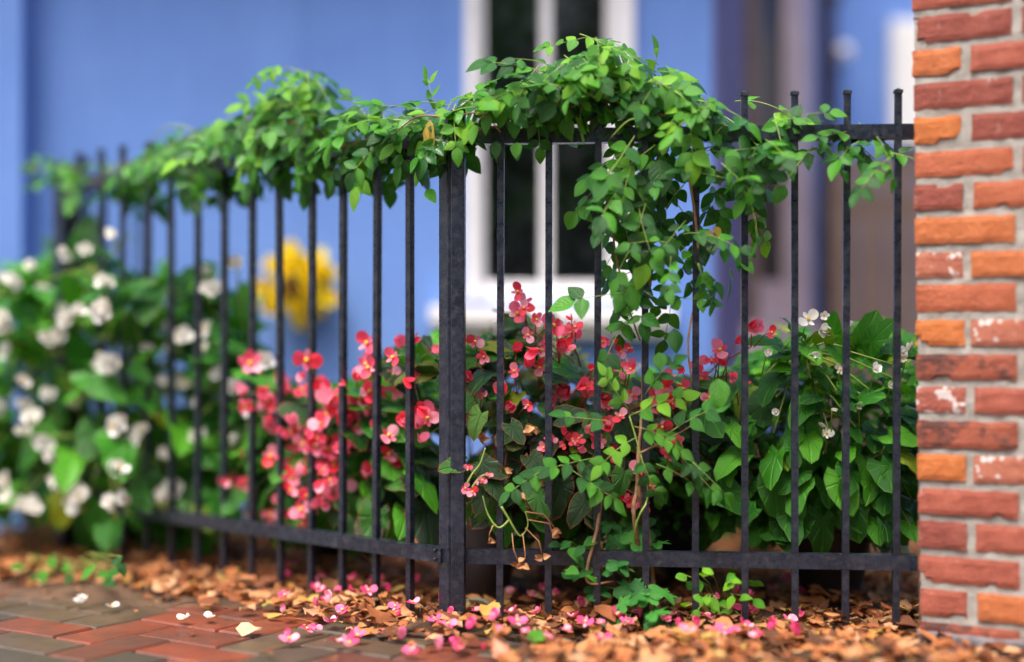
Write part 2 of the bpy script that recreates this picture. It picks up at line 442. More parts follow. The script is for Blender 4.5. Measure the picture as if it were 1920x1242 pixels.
def spray_mesh(i, leafmats, full):
    rach, L = SPR[i]; b = MB(); b.tube(rach, .012, .007, 4, 1)
    if full:
        for Mx in L:
            T = R.choice(LEAFT); b.add(T[0], T[1], T[2], 0, Mx)
    return b.mesh('spray', leafmats, True)
SPRM = [spray_mesh(i, [M['vine'], M['stem_green']], True) for i in range(14)]
SPRB = [spray_mesh(i, [M['vine'], M['stem_green']], False) for i in range(14)]
SPRY = [spray_mesh(i, [M['vine_young'], M['stem_green']], True) for i in range(14)]
SPRYB = [spray_mesh(i, [M['vine_young'], M['stem_green']], False) for i in range(14)]

def ico(b, c, r, mat=0, sub=1, sq=(1,1,1)):
    bm = bmesh.new(); bmesh.ops.create_icosphere(bm, subdivisions=sub, radius=r)
    vs = [(v.co.x*sq[0]+c[0], v.co.y*sq[1]+c[1], v.co.z*sq[2]+c[2]) for v in bm.verts]
    fs = [[v.index for v in f.verts] for f in bm.faces]; bm.free(); b.add(vs, fs, None, mat)
def blossom_mesh(seed, kind, mat):
    """unit blossom facing +Z"""
    rs = random.Random(seed); b = MB()
    if kind == 'open': spec = [(0, 1.0, 1.15), (math.pi, 1.0, 1.15), (math.pi/2, .72, .6), (-math.pi/2, .72, .6)]
    elif kind == 'bud': spec = [(0, .9, 1.2), (math.pi, .9, 1.2)]
    elif kind == 'star': spec = [(k * 2*math.pi/5, .9, .85) for k in range(5)]
    else: spec = [(k * 2*math.pi/5 + (k//5)*.6, .95 - .25*(k//5), 1.1) for k in range(9)]
    for i, (a, l, wd) in enumerate(spec):
        cup = {'open': .18, 'bud': 1.1, 'star': .3, 'ruffle': .55 + .5*(i//5)}[kind] + rs.uniform(-.1, .15)
        T = petal_template(wd, cup, 10, seed=seed + i)
        tilt = {'open': .12, 'bud': .9, 'star': .3, 'ruffle': .25 + .6*(i//5)}[kind] + rs.uniform(-.12, .2)
        Mx = Matrix.Rotation(a + rs.uniform(-.15, .15), 4, 'Z') @ Matrix.Rotation(tilt, 4, 'X') @ Matrix.Diagonal((l*.6, l*.6, l*.6, 1))
        b.add(T[0], T[1], T[2], 0, Mx)
    if kind in ('open', 'star'): ico(b, (0, 0, .11), .10, 1, 1, (1, 1, .9))
    return b.mesh('blossom', [mat, M['stamen']], True)
CORAL = [blossom_mesh(i, k, M['coral']) for i, k in enumerate(['open','open','bud','open','star','bud','ruffle'])]
WHITE = [blossom_mesh(20+i, k, M['white_petal']) for i, k in enumerate(['open','ruffle','bud','open','star','ruffle'])]
PINKF = [blossom_mesh(40+i, k, M['fallen_pink']) for i, k in enumerate(['open','open','bud','star'])]

# ------------------------------------------------------------------ ground, paving
g = MB(); g.add([(-120,-60,-.03),(120,-60,-.03),(120,200,-.03),(-120,200,-.03)], [(0,1,2,3)])
tag(g.build('ground', M['ground']), kind='structure')
b = MB()
bed = [(-2.1,3.9),(-1.6,3.62),(-.9,3.35),(-.4,3.16),(.1,3.08),(1.0,2.98),(2.6,2.8),(2.6,8.5),(-2.6,8.5)]
nx, ny = 60, 60
V = []; F = []
for i in range(nx+1):
    for j in range(ny+1):
        x = -2.8 + 5.4*i/nx; y = 2.7 + 5.0*j/ny
        line = 3.22 - .34*x if x < 0 else 3.22 - .08*x
        h = .018 * min(1, max(0, (y - line) / .15)) * (1 + noise.noise((x*5, y*5, 0))) + .006*noise.noise((x*20, y*20, 3))
        V.append((x, y, -.012 + h if y > line else -.022)); 
for i in range(nx):
    for j in range(ny):
        a = i*(ny+1)+j; F.append((a, a+ny+1, a+ny+2, a+1))
b.add(V, F); tag(b.build('planting_bed', M['ground'], None, True), kind='structure')

pav = MB(); pav.add([(-5,.3,-.010),(5,.3,-.010),(5,3.4,-.010),(1.3,3.4,-.010),(-.1,3.33,-.010),(-1.6,4.35,-.010),(-5,5.0,-.010)], [(0,1,2,3,4,5,6)])
pave = tag(pav.build('brick_pavement', M['sand']), kind='structure')
def paver_mesh(seed):
    rs = random.Random(seed); b = MB(); L, W, H = .2385, .1145, .05; c = .004
    j = lambda: rs.uniform(-.0015, .0015)
    top = [(-L/2+c+j(), -W/2+c+j(), j()*.5), (L/2-c+j(), -W/2+c+j(), j()*.5), (L/2-c+j(), W/2-c+j(), j()*.5), (-L/2+c+j(), W/2-c+j(), j()*.5)]
    low = [(-L/2, -W/2, -c*1.2), (L/2, -W/2, -c*1.2), (L/2, W/2, -c*1.2), (-L/2, W/2, -c*1.2)]
    bot = [(p[0], p[1], -H) for p in low]
    b.add(top+low+bot, [(0,1,2,3)] + [(4+k, 4+(k+1)%4, (k+1)%4, k) for k in range(4)] + [(8+k, 8+(k+1)%4, 4+(k+1)%4, 4+k) for k in range(4)])
    return b
PVM = [[paver_mesh(s*10+k).mesh('paver', m) for k in range(3)] for s, m in enumerate(PV)]
ang = rad(57); ca, sa = math.cos(ang), math.sin(ang); unit = .124
spots = []
for a in range(-90, 90):
    for c in range(-90, 90):
        # herringbone of 2:1 bricks on the unit grid
        k = (a - c) % 4
        if k == 0: cx, cy, rot = a + 1, c + .5, 0
        elif k == 3: cx, cy, rot = a + .5, c + 1, 1
        else: continue
        x, y = cx * unit, cy * unit
        X, Y = -.6 + x*ca - y*sa, 3.4 + x*sa + y*ca
        spots.append((X, Y, ang + (math.pi/2 if rot else 0)))
def on_pave(X, Y):
    return Y < (3.28 if X > -.1 else 3.28 - (X + .1) * .88 + .0) + .02 and Y > .6 and Y < 4.6
spots = [s for s in spots if on_pave(s[0], s[1]) and -2.6 < s[0] < 2.6]
def seen(s):
    px = 960 + s[0]/s[1]*FPX; py = 621 + CAMH/s[1]*FPX
    out = max(0, -px, px-1500) + max(0, py - 1260)
    return out
spots.sort(key=seen)
rest = MB()
for i, (X, Y, a) in enumerate(spots):
    t = noise.noise((X*3.1, Y*3.1, 2)) + u(-.45, .45)
    mi = 0 if t > .12 else 1 if t > -.02 else 2 if t > -.22 else 3
    z = -.0025 + u(-.0015, .0015)
    Mx = Matrix.Translation((X, Y, z)) @ Matrix.Rotation(a + u(-.012,.012), 4, 'Z') @ Matrix.Rotation(u(-.008,.008), 4, 'X') @ Matrix.Rotation(u(-.006,.006), 4, 'Y')
    if i < 300: link('brick', R.choice(PVM[mi]), pave, Mx)
    else:
        q = paver_mesh(i % 5); rest.add(q.v, q.f, None, mi, Mx)
tag(rest.build('paving_bricks', PV, pave), kind='stuff')

# ------------------------------------------------------------------ blue house
house = empty('blue_house', (0, 5, 0), 'blue painted house with white and pink-grey framed windows behind the fence', 'house')
def hb(name, boxes, mat, parent=house):
    b = MB()
    for q in boxes: b.box(*q)
    o = b.build(name, mat, parent)
    if parent is house: o.location = (0, -5, 0)
    return o
def wallseg(name, p0, p1, z0, z1, mat, thick=.2):
    p0 = Vector((*p0, 0)); p1 = Vector((*p1, 0)); d = (p1 - p0); L = d.length; d.normalize()
    b = MB(); n = Vector((-d.y, d.x, 0))
    b.add([p0+Vector((0,0,z0)), p1+Vector((0,0,z0)), p1+n*thick+Vector((0,0,z0)), p0+n*thick+Vector((0,0,z0)),
           p0+Vector((0,0,z1)), p1+Vector((0,0,z1)), p1+n*thick+Vector((0,0,z1)), p0+n*thick+Vector((0,0,z1))],
          [(0,3,2,1),(4,5,6,7),(0,1,5,4),(1,2,6,5),(2,3,7,6),(3,0,4,7)])
    o = b.build(name, mat, house); o.location = (0, -5, 0); return o
ZT = 5.2
Cx0, Cx1 = at(570, 0, 5.0).x, at(1335, 0, 5.0).x
Ax1 = at(40, 0, 4.88).x
wallseg('wall', (-4.0, 4.88), (Ax1, 4.88), -.1, ZT, M['blue'])
wallseg('wall', (Ax1 + .002, 4.99), (Cx0, 5.0), -.1, ZT, M['blue'])
wx0, wx1, wz0, wz1 = at(872,0,5).x, at(1188,0,5).x, .775, 2.2
hb('wall', [(Cx0+.002,5,-.1,wx0,5.2,ZT), (wx1,5,-.1,Cx1,5.2,ZT), (wx0,5,-.1,wx1,5.2,wz0), (wx0,5,wz1,wx1,5.2,ZT)], M['blue'])
D0, D1 = Vector((Cx1 + .001, 5.0, 0)), Vector((1.451, 6.6, 0))
dd = (D1 - D0); DL = dd.length; dd.normalize()
def dbox(b, s0, s1, o0, o1, z0, z1):
    """box on the receding wall: s along it, o outwards from its face"""
    P = lambda s, o, z: D0 + dd*s + Vector((dd.y, -dd.x, 0))*o + Vector((0,0,z))
    v = [P(s0,o0,z0),P(s1,o0,z0),P(s1,o1,z0),P(s0,o1,z0),P(s0,o0,z1),P(s1,o0,z1),P(s1,o1,z1),P(s0,o1,z1)]
    b.add(v, [(0,3,2,1),(4,5,6,7),(0,1,5,4),(1,2,6,5),(2,3,7,6),(3,0,4,7)])
def dobj(name, specs, mat, parent=house):
    b = MB()
    for q in specs: dbox(b, *q)
    o = b.build(name, mat, parent)
    if parent is house: o.location = (0, -5, 0)
    return o
# outwards from this wall is to the right and forwards
S0, S1, DZ0, DZ1 = .193*DL, .707*DL, .70, 2.5
dobj('wall', [(0,S0,-.2,0,-.1,ZT),(S1,DL,-.2,0,-.1,ZT),(S0,S1,-.2,0,-.1,DZ0),(S0,S1,-.2,0,DZ1,ZT)], M['blue'])
dobj('shaded_wall_strip', [(.004,.17*DL,.001,.02,-.1,ZT-.01)], M['purple'])  # dark strip paints the shaded blue of the wall near this corner
w2 = dobj('window', [(S0+.003,S1-.003,-.17,-.02,DZ0+.01,DZ1-.01)], M['dark_in'])
dobj('shaded_jamb', [(S0,S0+.16,.001,.022,DZ0,DZ1)], M['board'], w2)  # near jamb of the same frame, its shade put into the brown colour
dobj('frame', [(S1-.36,S1,.001,.025,DZ0,DZ1),(S0+.16,S1-.36,.001,.02,DZ0,DZ0+.16)], M['trim_pink'], w2)
dobj('sill', [(S0-.05,S1+.05,.0015,.09,DZ0-.13,DZ0-.002)], M['trim_pink'], w2)
dobj('pane', [(S0+.16,S1-.36,-.006,-.001,DZ0+.16,DZ1-.012)], M['dark_glass'], w2)
b = MB(); pp = at(1548, 0, 6.35); b.tube([(pp.x,pp.y,0),(pp.x,pp.y,2.6),(pp.x,pp.y,ZT)], .042, .042, 14)
for z in (.9, 2.1): b.box(pp.x-.06,pp.y-.055,z,pp.x+.06,pp.y+.06,z+.03)
o = b.build('downpipe', M['plum'], house, True); o.location = (0,-5,0)
wallseg('wall', (1.452, 6.6), (4.5, 6.6), -.1, ZT, M['blue'])
# main window
win = hb('window', [(wx0-.1,5.62,wz0-.3,wx1+.1,5.65,wz1+.2), (wx0-.1,5.2,wz0-.3,wx0-.08,5.62,wz1+.2), (wx1+.08,5.2,wz0-.3,wx1+.1,5.62,wz1+.2)], M['dark_in'])
P5 = lambda x: at(x,0,5).x
hb('frame', [(wx0,4.97,wz0,P5(893),5.09,wz1),(P5(1150),4.97,wz0,wx1,5.09,wz1),(P5(893),4.99,wz1-.06,P5(1150),5.09,wz1)], M['trim'], win)
hb('sash', [(P5(893)+.002,5.01,.84,P5(909),5.06,wz1-.06),(P5(1136),5.01,.84,P5(1150)-.002,5.06,wz1-.06),(P5(1014),5.01,.845,P5(1034),5.055,1.37),(P5(1014),5.01,1.455,P5(1034),5.055,wz1-.06),
            (P5(893)+.002,5.005,wz0+.001,P5(1150)-.002,5.06,.84),(P5(909),5.0,1.37,P5(1136),5.058,1.455)], M['trim'], win)
hb('pane', [(P5(909),5.035,.84,P5(1014),5.04,1.37),(P5(1034),5.035,.84,P5(1136),5.04,1.37)], M['glass'], win)
hb('pane', [(P5(909),5.035,1.455,P5(1014),5.04,wz1-.06),(P5(1034),5.035,1.455,P5(1136),5.04,wz1-.06)], M['glass'], win)
hb('sill', [(P5(808),4.90,.70,P5(1260),4.998,.757),(P5(815),4.94,.65,P5(1255),4.998,.698)], M['trim'], win)
b = MB(); n = 40; V=[]; F=[]
for i in range(n+1):
    x = wx0 + (wx1-wx0)*i/n
    for z in (wz0, 1.2, wz1): V.append((x, 5.3 + .025*math.sin(i*1.3) + .012*math.sin(i*2.9), z))
for i in range(n):
    for k in range(2): F.append((i*3+k, i*3+3+k, i*3+4+k, i*3+1+k))
b.add(V, F); b.build('curtain', M['curtain'], win, True)
hb('shading_eave', [(-4.0,4.35,2.86,Cx1+.1,4.85,2.98),(Ax1+.01,4.85,2.86,Cx1+.1,4.985,2.98)], M['overhang'])  # unseen overhang, added to shade the top of the wall
for ch in win.children: pass
b = MB(); b.box(at(1676,0,6.5).x, 6.54, 1.5, at(1676,0,6.5).x+.55, 6.597, 2.06)
b.box(at(1676,0,6.5).x+.015, 6.53, 1.515, at(1676,0,6.5).x+.535, 6.54, 2.045)
tag(b.build('wall_panel', M['white_panel']), 'plain white panel on the far blue wall next to the brick pier', 'panel')
b = MB(); p = at(1583, 97, 6.45); ico(b, p, .036, 0, 2); b.box(p.x-.02,p.y+.03,p.z-.02,p.x+.02,6.598,p.z+.02)
tag(b.build('wall_lamp', M['white_panel'], None, True), 'small round white lamp on the far blue wall', 'lamp')
# wooden fence
wf = empty('wooden_fence', (1.5, 6.2, 0), 'weathered brown board fence behind the white begonia beside the brick pier', 'fence')
x = at(1556,0,6.2).x; k = 0
while x < 2.6:
    wd = u(.10,.13); b = MB(); top = 1.42 + u(-.02,.02)
    b.box(-wd/2,-.011,0,wd/2,.011,top)
    o = b.build('board', M['board'], wf); o.location = (x+wd/2-1.5, u(-.006,.006), 0); o.rotation_euler = (0,0,u(-.04,.04)); x += wd + .012
for z in (.35, 1.15):
    b = MB(); b.box(at(1552,0,6.2).x-1.5,.02,z,1.1,.06,z+.08); b.build('rail', M['board'], wf)

# unseen trees across the street, mirrored in the window and added to block low sky
b = MB(); tl = random.Random(3)
for k in range(2600):
    x = tl.uniform(-16, 16); z = tl.uniform(0, 1)**.8 * (6.2 + 1.6*math.sin(x*.7) + 1.0*math.sin(x*1.9+1)); y = -10 + tl.uniform(-1.5, 1.5)
    T = LEAFT[k % 4]; q = tl.uniform(.7, 1.3)
    b.add(T[0], T[1], T[2], 0, frame((x,y,z), (tl.uniform(-1,1), tl.uniform(-1,1), tl.uniform(-1,.3)), (tl.uniform(-1,1), 1, tl.uniform(-.5,1)), q))
tag(b.build('far_trees', M['ivy'], None, True), 'band of unseen street trees across the road from the garden', 'trees', kind='stuff')

# ------------------------------------------------------------------ brick pier
pier = empty('brick_pier', (at(1716,0,3.1).x, 3.1, 0), 'brick pier of weathered red and orange bricks with thick grey mortar', 'brick pier')
pier.rotation_euler = (0, 0, -rad(30))
PITCH = .0709; zc2 = CAMH - (57 - 621)/FPX*3.1     # centre height of the second course from the top of the picture
rows = ['red', 'deep', ('orange','red'), 'deep', ('bright','deep'), 'rust', ('deep','rust'), 'orange', ('dusty','orange'), 'rust',
        ('bright','dusty'), 'veined', ('paint','red'), 'veined', ('bright','dusty'), 'red', ('deep','red'), 'red', ('red','orange'), 'veined']
def brick_mesh(Lb, Hb, Db, seed):
    rs = random.Random(seed); b = MB(); nx = max(6, int(Lb/.014)); nz = 5; V=[]; F=[]
    o = rs.uniform(0, 50)
    for i in range(nx+1):
        for k in range(nz+1):
            x = -Lb/2 + Lb*i/nx; z = -Hb/2 + Hb*k/nz
            e = 0
            if k in (0, nz): z += (1 if k else -1) * (-.0006 + .0022*noise.noise((x*28+o, k, 1)) + .002*noise.noise((x*80+o, k, 2)))
            if i in (0, nx): x += (1 if i else -1) * (-.001 + .0025*noise.noise((z*40+o, i, 5)))
            ed = min(i, nx-i, k, nz-k)
            y = (.0030 if ed == 0 else .0006) + .0022*noise.noise((x*22+o, z*22, 7)) + .001*noise.noise((x*70+o, z*70, 9))
            if ed == 0 and noise.noise((x*16+o, z*16+4, 11)) >.42: y += .012
            V.append((x, y, z))
    for i in range(nx):
        for k in range(nz):
            a = i*(nz+1)+k; F.append((a, a+nz+1, a+nz+2, a+1))
    def rim():
        r = [i*(nz+1) for i in range(nx+1)] + [nx*(nz+1)+k for k in range(1,nz+1)] + [i*(nz+1)+nz for i in range(nx-1,-1,-1)] + [k for k in range(nz-1,0,-1)]
        return r
    r = rim(); base = len(V)
    for q in r: V.append((V[q][0], Db, V[q][2]))
    m = len(r)
    for q in range(m): F.append((r[(q+1)%m], r[q], base+q, base+(q+1)%m))
    b.add(V, F); return b
lean = 0.018 / 1.45
for ri, row in enumerate(rows):
    z = zc2 + PITCH * (1 - ri) + u(-.0015,.0015)
    off = -(z - CAMH) * lean
    H = .0555 + u(-.002,.002)
    if isinstance(row, tuple):
        xs = [(0, .101, row[0]), (.118+u(-.004,.004), .205, row[1]), (.342, .10, 'red')]
    else:
        xs = [(0, .206, row), (.222, .203, R.choice(['red','deep','rust']))]
    for (x0, L, mk) in xs:
        mb = brick_mesh(L + u(-.004,.003), H, .1, ri*7 + int(x0*100))
        mb.build('brick', BR[mk], pier, False, Matrix.Translation((x0 + L/2 + off, u(-.002,.002), z)) @ Matrix.Rotation(u(-.006,.006), 4, 'Y'))
    if not isinstance(row, tuple): pass
b = MB(); V=[]; F=[]; nx, nz = 60, 200; z0, z1 = .04, CAMH + .8
for i in range(nx+1):
    for k in range(nz+1):
        x = .004 + .455*i/nx; z = z0 + (z1-z0)*k/nz
        V.append((x - (z-CAMH)*lean, .0068 + .0032*noise.noise((x*30,z*30,0)) + .0022*noise.noise((x*90,z*90,4)), z))
for i in range(nx):
    for k in range(nz):
        a = i*(nz+1)+k; F.append((a, a+nz+1, a+nz+2, a+1))
b.add(V, F); b.box(.002, .02, z0, .45, .45, z1); b.build('mortar', M['mortar'], pier, True)
b = MB(); V=[]; F=[]
n1, n2 = 40, 14
for i in range(n1+1):
    for k in range(n2+1):
        x = .004 + .5*i/n1; z = -.05 + .092*k/n2
        V.append((x + .012*(1-k/n2) + .004*noise.noise((z*40, 3, 1)), -.004 + .008*noise.noise((x*18, z*18, 5)) + .004*noise.noise((x*50, z*50, 2)) + (.012 if k == n2 else 0), z))
for i in range(n1):
    for k in range(n2):
        a = i*(n2+1)+k; F.append((a, a+n2+1, a+n2+2, a+1))
b.add(V, F); b.box(.02, .02, -.05, .49, .45, .035); b.build('footing', M['footing'], pier, True)

# ------------------------------------------------------------------ iron fences
ZR, ZB, ZTOP = 1.105, .165, 1.185
PL0 = Vector((-.150, 3.305, 0)); PL1 = Vector((-1.312, 4.35, 0)); ld = (PL1-PL0).normalized()
PR0 = Vector((-.115, 3.30, 0)); PR1 = Vector((.882, 3.205, 0)); rd = (PR1-PR0).normalized()
PE1 = Vector((-1.20, 4.87, 0)); ed = (PE1-PL1).normalized()
def df(px):
    """depth of the fence behind picture column px"""
    k = (px - 960)/FPX
    if px < 850:
        t = (k*PL0.y - PL0.x) / (ld.x - k*ld.y); return PL0.y + ld.y*t
    t = (k*PR0.y - PR0.x) / (rd.x - k*rd.y); return PR0.y + rd.y*t
def picket_mesh():
    b = MB(); h = .0075; z0, z1 = .0, ZTOP - .02
    b.box(-h,-h,z0,h,h,z1)
    q = h + .002
    b.box(-q,-q,z1+.001,q,q,z1+.008)
    b.add([(-h,-h,z1+.008),(h,-h,z1+.008),(h,h,z1+.008),(-h,h,z1+.008),(0,0,z1+.013)], [(0,1,4),(1,2,4),(2,3,4),(3,0,4)])
    return b.mesh('picket', M['iron'])
PK = picket_mesh()
def panel(p0, d, first, n, L, label, SP):
    a = math.atan2(d.y, d.x)
    e = empty('iron_fence', p0, label, 'iron fence', 'black iron fence panels round the garden', rz=a)
    for z in (ZR, ZB):
        b = MB(); b.box(0, -.016, z-.016, L, .016, z+.016)
        b.build('rail', M['iron'], e)
    for i in range(n):
        o = link('picket', PK, e); o.location = (first + SP*i, u(-.001,.001) - .008, .022); o.rotation_euler = (u(-.004,.004), u(-.004,.004), 0)
    return e
LL = (PL1-PL0).length; RL = (PR1-PR0).length
fl = panel(PL0, ld, .122, 13, LL, 'black iron fence panel receding left in front of the coral begonia and yellow wreath', .1168)
fr = panel(PR0, rd, .089, 9, RL, 'black iron fence panel between the double post and the brick pier', .1085)
fe = panel(PL1, ed, .1, 4, (PE1-PL1).length, 'short black iron fence panel running from the far corner post back to the house', .11)
def post(parent, x, y, wd, z1, name='post', dp=None):
    dp = dp or wd
    b = MB(); b.box(x-wd/2, y-dp/2, -.02, x+wd/2, y+dp/2, z1)
    o = b.build(name, M['iron'], parent)
    m = o.modifiers.new('bevel', 'BEVEL'); m.width = .003; m.segments = 2
    return o
post(fl, -.002, -.006, .030, 1.16); post(fl, LL+.02, 0, .055, 1.17)
ip = Matrix.Rotation(-math.atan2(rd.y, rd.x), 4, 'Z')
post(fr, -.003, -.022, .031, 1.165); post(fr, -.0245, -.004, .0105, 1.14, 'hinge_bar', .03)
for z in (ZR-.05, ZB+.02):
    b = MB(); b.tube([(-.0245,-.022,z),(-.0245,-.022,z+.05)], .006, .006, 8); b.build('hinge', M['iron'], fr)
for (z) in (ZB-.008, ZB+.012):
    b = MB(); ico(b, (.014, .02, z), .0045, 0, 1); b.build('bolt', M['iron'], fl)

# ------------------------------------------------------------------ pots
def pot(px, d, top_py, bot_z, r_top, mat, label, rimh=.03):
    c = at(px, 0, d); zt = CAMH - (top_py-621)/FPX*d
    e = empty('plant_pot', (c.x, d, bot_z), label, 'plant pot')
    h = zt - bot_z; b = MB()
    b.lathe([(.0,.0),(r_top*.55,.0),(r_top*.62,.008),(r_top*.82,h*.45),(r_top*.93,h-rimh-.001)], 36); b.build('pot_body', mat, e, True)
    b = MB(); b.lathe([(r_top*.93,h-rimh),(r_top*1.0,h-rimh+.003),(r_top*1.03,h-.006),(r_top*1.01,h),(r_top*.93,h),(r_top*.90,h-.03)], 36); b.build('rim', mat, e, True)
    b = MB(); b.lathe([(r_top*.89,h-.03),(r_top*.5,h-.02),(0,h-.018)], 24); b.build('soil', M['soil'], e, True)
    return Vector((c.x, d, zt))
POT_C = pot(893, 3.62, 930, .02, .125, M['pot'], 'charcoal grey round plant pot behind the double iron post')
POT_R = pot(1556, 3.62, 965, .02, .115, M['pot_black'], 'black plant pot near the brick pier under the white begonia')
POT_B = pot(1270, 3.85, 880, .02, .10, M['pot_blue'], 'dark blue plant pot half hidden behind the middle fence pickets')
POT_L = pot(640, 4.15, 940, .02, .12, M['pot_black'], 'black plant pot behind the left fence under the coral begonia')

# ------------------------------------------------------------------ begonias
def begonia(name, label, poly, leaves, n, extra, dfun, ctr, root, size, flowers, fmeshes, fsize, leafcat, dens=3, stemmat='stem_green', front=.5, stalks=22, spread=1.0):
    e = empty(name, root, label, 'begonia')
    inv = Matrix.Translation(-Vector(root))
    stems = MB(); tips = []
    cen = at(ctr[0], ctr[1], dfun(ctr[0], .5))
    for i in range(stalks):
        px, py = sample(poly); p = at(px, py, dfun(px, u(.2,.8)))
        r0 = Vector(root) + Vector((u(-.05,.05), u(-.05,.05), -.01))
        mid = r0.lerp(p, .5) + Vector((u(-.03,.03), u(-.03,.03), .04))
        pts = [r0, r0.lerp(mid, .5) + Vector((0,0,.015)), mid, mid.lerp(p, .5) + Vector((0,0,.012)), p]
        b = MB(); b.tube([q - Vector(root) for q in pts], .006, .0035, 6)
        b.build('stem', M[stemmat], e, True); tips.extend(pts[1:])
    fol = MB(); stk = MB()
    for i in range(n + extra):
        px, py = sample(poly)
        q = u(0,1) ** (1.4 if i < n else .7); p = at(px, py, dfun(px, q if i < n else .35 + .65*q))
        out = (p - cen); out.y *= .5
        d = out.normalized()*.8 + Vector((u(-.7,.7), u(-.7,.25), u(-1.0,.15)))
        nrm = Vector((u(-.5,.5), -front + u(-.5,.35), .75 + u(-.3,.3))) + out.normalized()*.35
        s = size * u(.55, 1.25)
        Mx = frame(p - Vector(root), d, nrm, (s*u(.85,1.1), s, s))
        if i < n: link('leaf', R.choice(leaves), e, Mx)
        else:
            T = R.choice(WINGT); fol.add(T[0], T[1], T[2], 0, Mx)
        t = min(R.sample(tips, min(9, len(tips))), key=lambda q: (q - p).length)
        if (t-p).length < .16:
            m = t.lerp(p, .5) + Vector((0,0,.012)); stk.tube([t-Vector(root), m-Vector(root), p-Vector(root)], .0022, .0016, 4)
    tag(fol.build('foliage', leaves[0].materials[0], e, True), kind='stuff')
    for (px, py, sz, cnt) in flowers:
        base = at(px, py, dfun(px, u(-.10, .06)))
        sp = fsize * sz
        for k in range(cnt):
            p = base + Vector((u(-1,1)*sp*spread, u(-.5,.5)*sp, u(-1,1)*sp*.8*spread)) if k else base.copy()
            d = Vector((u(-1,1), u(-.2,.2), u(-1,1))); nn = Vector((u(-.6,.6), -1, u(-.3,.6)))
            nn2 = nn.normalized(); dd_ = (d - nn2*d.dot(nn2)).normalized()
            s = fsize * sz * u(.7, 1.15)
            link('blossom', R.choice(fmeshes), e, frame(p - Vector(root), dd_, nn2, s))
            r0 = base + Vector((u(-.01,.01), .03, -.05)) - Vector(root)
            stk.tube([r0, r0.lerp(p-Vector(root), .6) + Vector((0,0,.008)), p-Vector(root)], .0016, .0011, 4)
        t = min(tips, key=lambda q: (q - base).length); r0 = base + Vector((0, .03, -.05))
        stk.tube([t-Vector(root), t.lerp(r0,.5)+Vector((0,.01,.015))-Vector(root), r0-Vector(root)], .0026, .002, 4)
    tag(stk.build('stalks', M['stem_red' if stemmat == 'stem_red' else 'stem_green'], e, True), kind='stuff')
    return e, inv

def dl(px, q):
    o = .07 if px > 310 else -.28 + .35*max(0, (px-220)/90)
    return min(df(max(px, 128)) + o + (.42 if px > 310 else .6)*q, 4.80)
def dr(px, q): return df(px) + .07 + .45*q
WL = [(25,525,1.1,3),(60,500,.7,2),(90,550,1,3),(120,590,1.1,4),(200,575,1.2,4),(195,530,.8,2),(15,605,1.2,4),(105,635,1.1,4),(205,685,1.2,4),(170,715,1,3),(60,785,1.1,4),(210,800,1,3),
      (130,885,.9,2),(215,880,1.1,3),(150,930,1.2,4),(105,905,.9,2),(60,945,1,3),(330,915,1.2,4),(335,635,1,3),(340,715,.9,2),(400,700,1,3),(435,730,1,3),(440,495,1.1,3),(390,540,1,3),(385,510,.8,2),
      (130,480,.8,2),(158,470,.8,2),(210,440,.8,2),(490,672,.9,3),(0,770,1,3),(10,905,1,3),(35,950,1,3),(245,830,.8,2),(345,958,.6,2),(460,770,.8,2),(95,740,.8,2),(5,520,.7,2),(270,650,.7,2)]
WL = [(a, b_, c_*.95, max(2, n_-1)) for a, b_, c_, n_ in WL] + [(*sample([(-40,560),(60,520),(240,520),(430,560),(470,700),(420,880),(330,960),(100,960),(-40,950)]), u(.6,.9), 2) for _ in range(24)]
begonia('white_begonia', 'large leafy begonia bush covered in white blossoms at the far left by the house',
        [(-70,520),(30,500),(130,480),(200,440),(250,530),(380,500),(430,530),(470,640),(510,720),(470,800),(430,900),(400,990),(330,1000),(200,1000),(60,960),(-70,970)],
        WINGG, 300, 260, dl, (210,760), (-1.15,4.45,.0), .105, WL, [WHITE[1], WHITE[5], WHITE[1], WHITE[0]], .052, 'begonia', front=.45, spread=.42)
CLF = [(560,800,.9,4),(600,790,.9,3),(520,800,.8,3),(650,760,.9,4),(620,900,.8,3),(590,960,.6,2),(680,750,.7,3),(550,840,.8,3),(530,715,1.1,5),(548,768,1,5),(628,742,1.3,6),(590,735,1,4),(572,785,.9,4),(640,830,1.0,5),(668,800,1,4),(612,842,1,4),(576,870,.8,3),(545,882,.7,2),(460,855,.7,2),(430,900,.8,2),(460,905,.9,3),(447,928,.7,2),
       (575,930,1,4),(602,915,.9,4),(506,965,.7,2),(541,968,.7,2),(686,880,.7,2),(730,850,.7,2),(665,708,.7,2),(490,757,.6,2),(745,642,1.1,4),(777,635,.8,3),(748,732,1,4),(790,765,1,5),(757,790,.8,3),(800,785,1,4),(775,720,.7,2),(700,800,.7,2)]
begonia('coral_begonia', 'coral pink begonia full of blossoms behind the left iron fence panel',
        [(440,760),(520,720),(600,740),(680,720),(740,670),(815,640),(822,900),(800,990),(640,990),(520,985),(440,930)],
        WINGG[:4] + WINGD[:3], 210, 160, dl, (640,850), tuple(POT_L - Vector((0,0,.02))), .085, CLF, CORAL, .058, 'begonia', front=.45, spread=1.5)
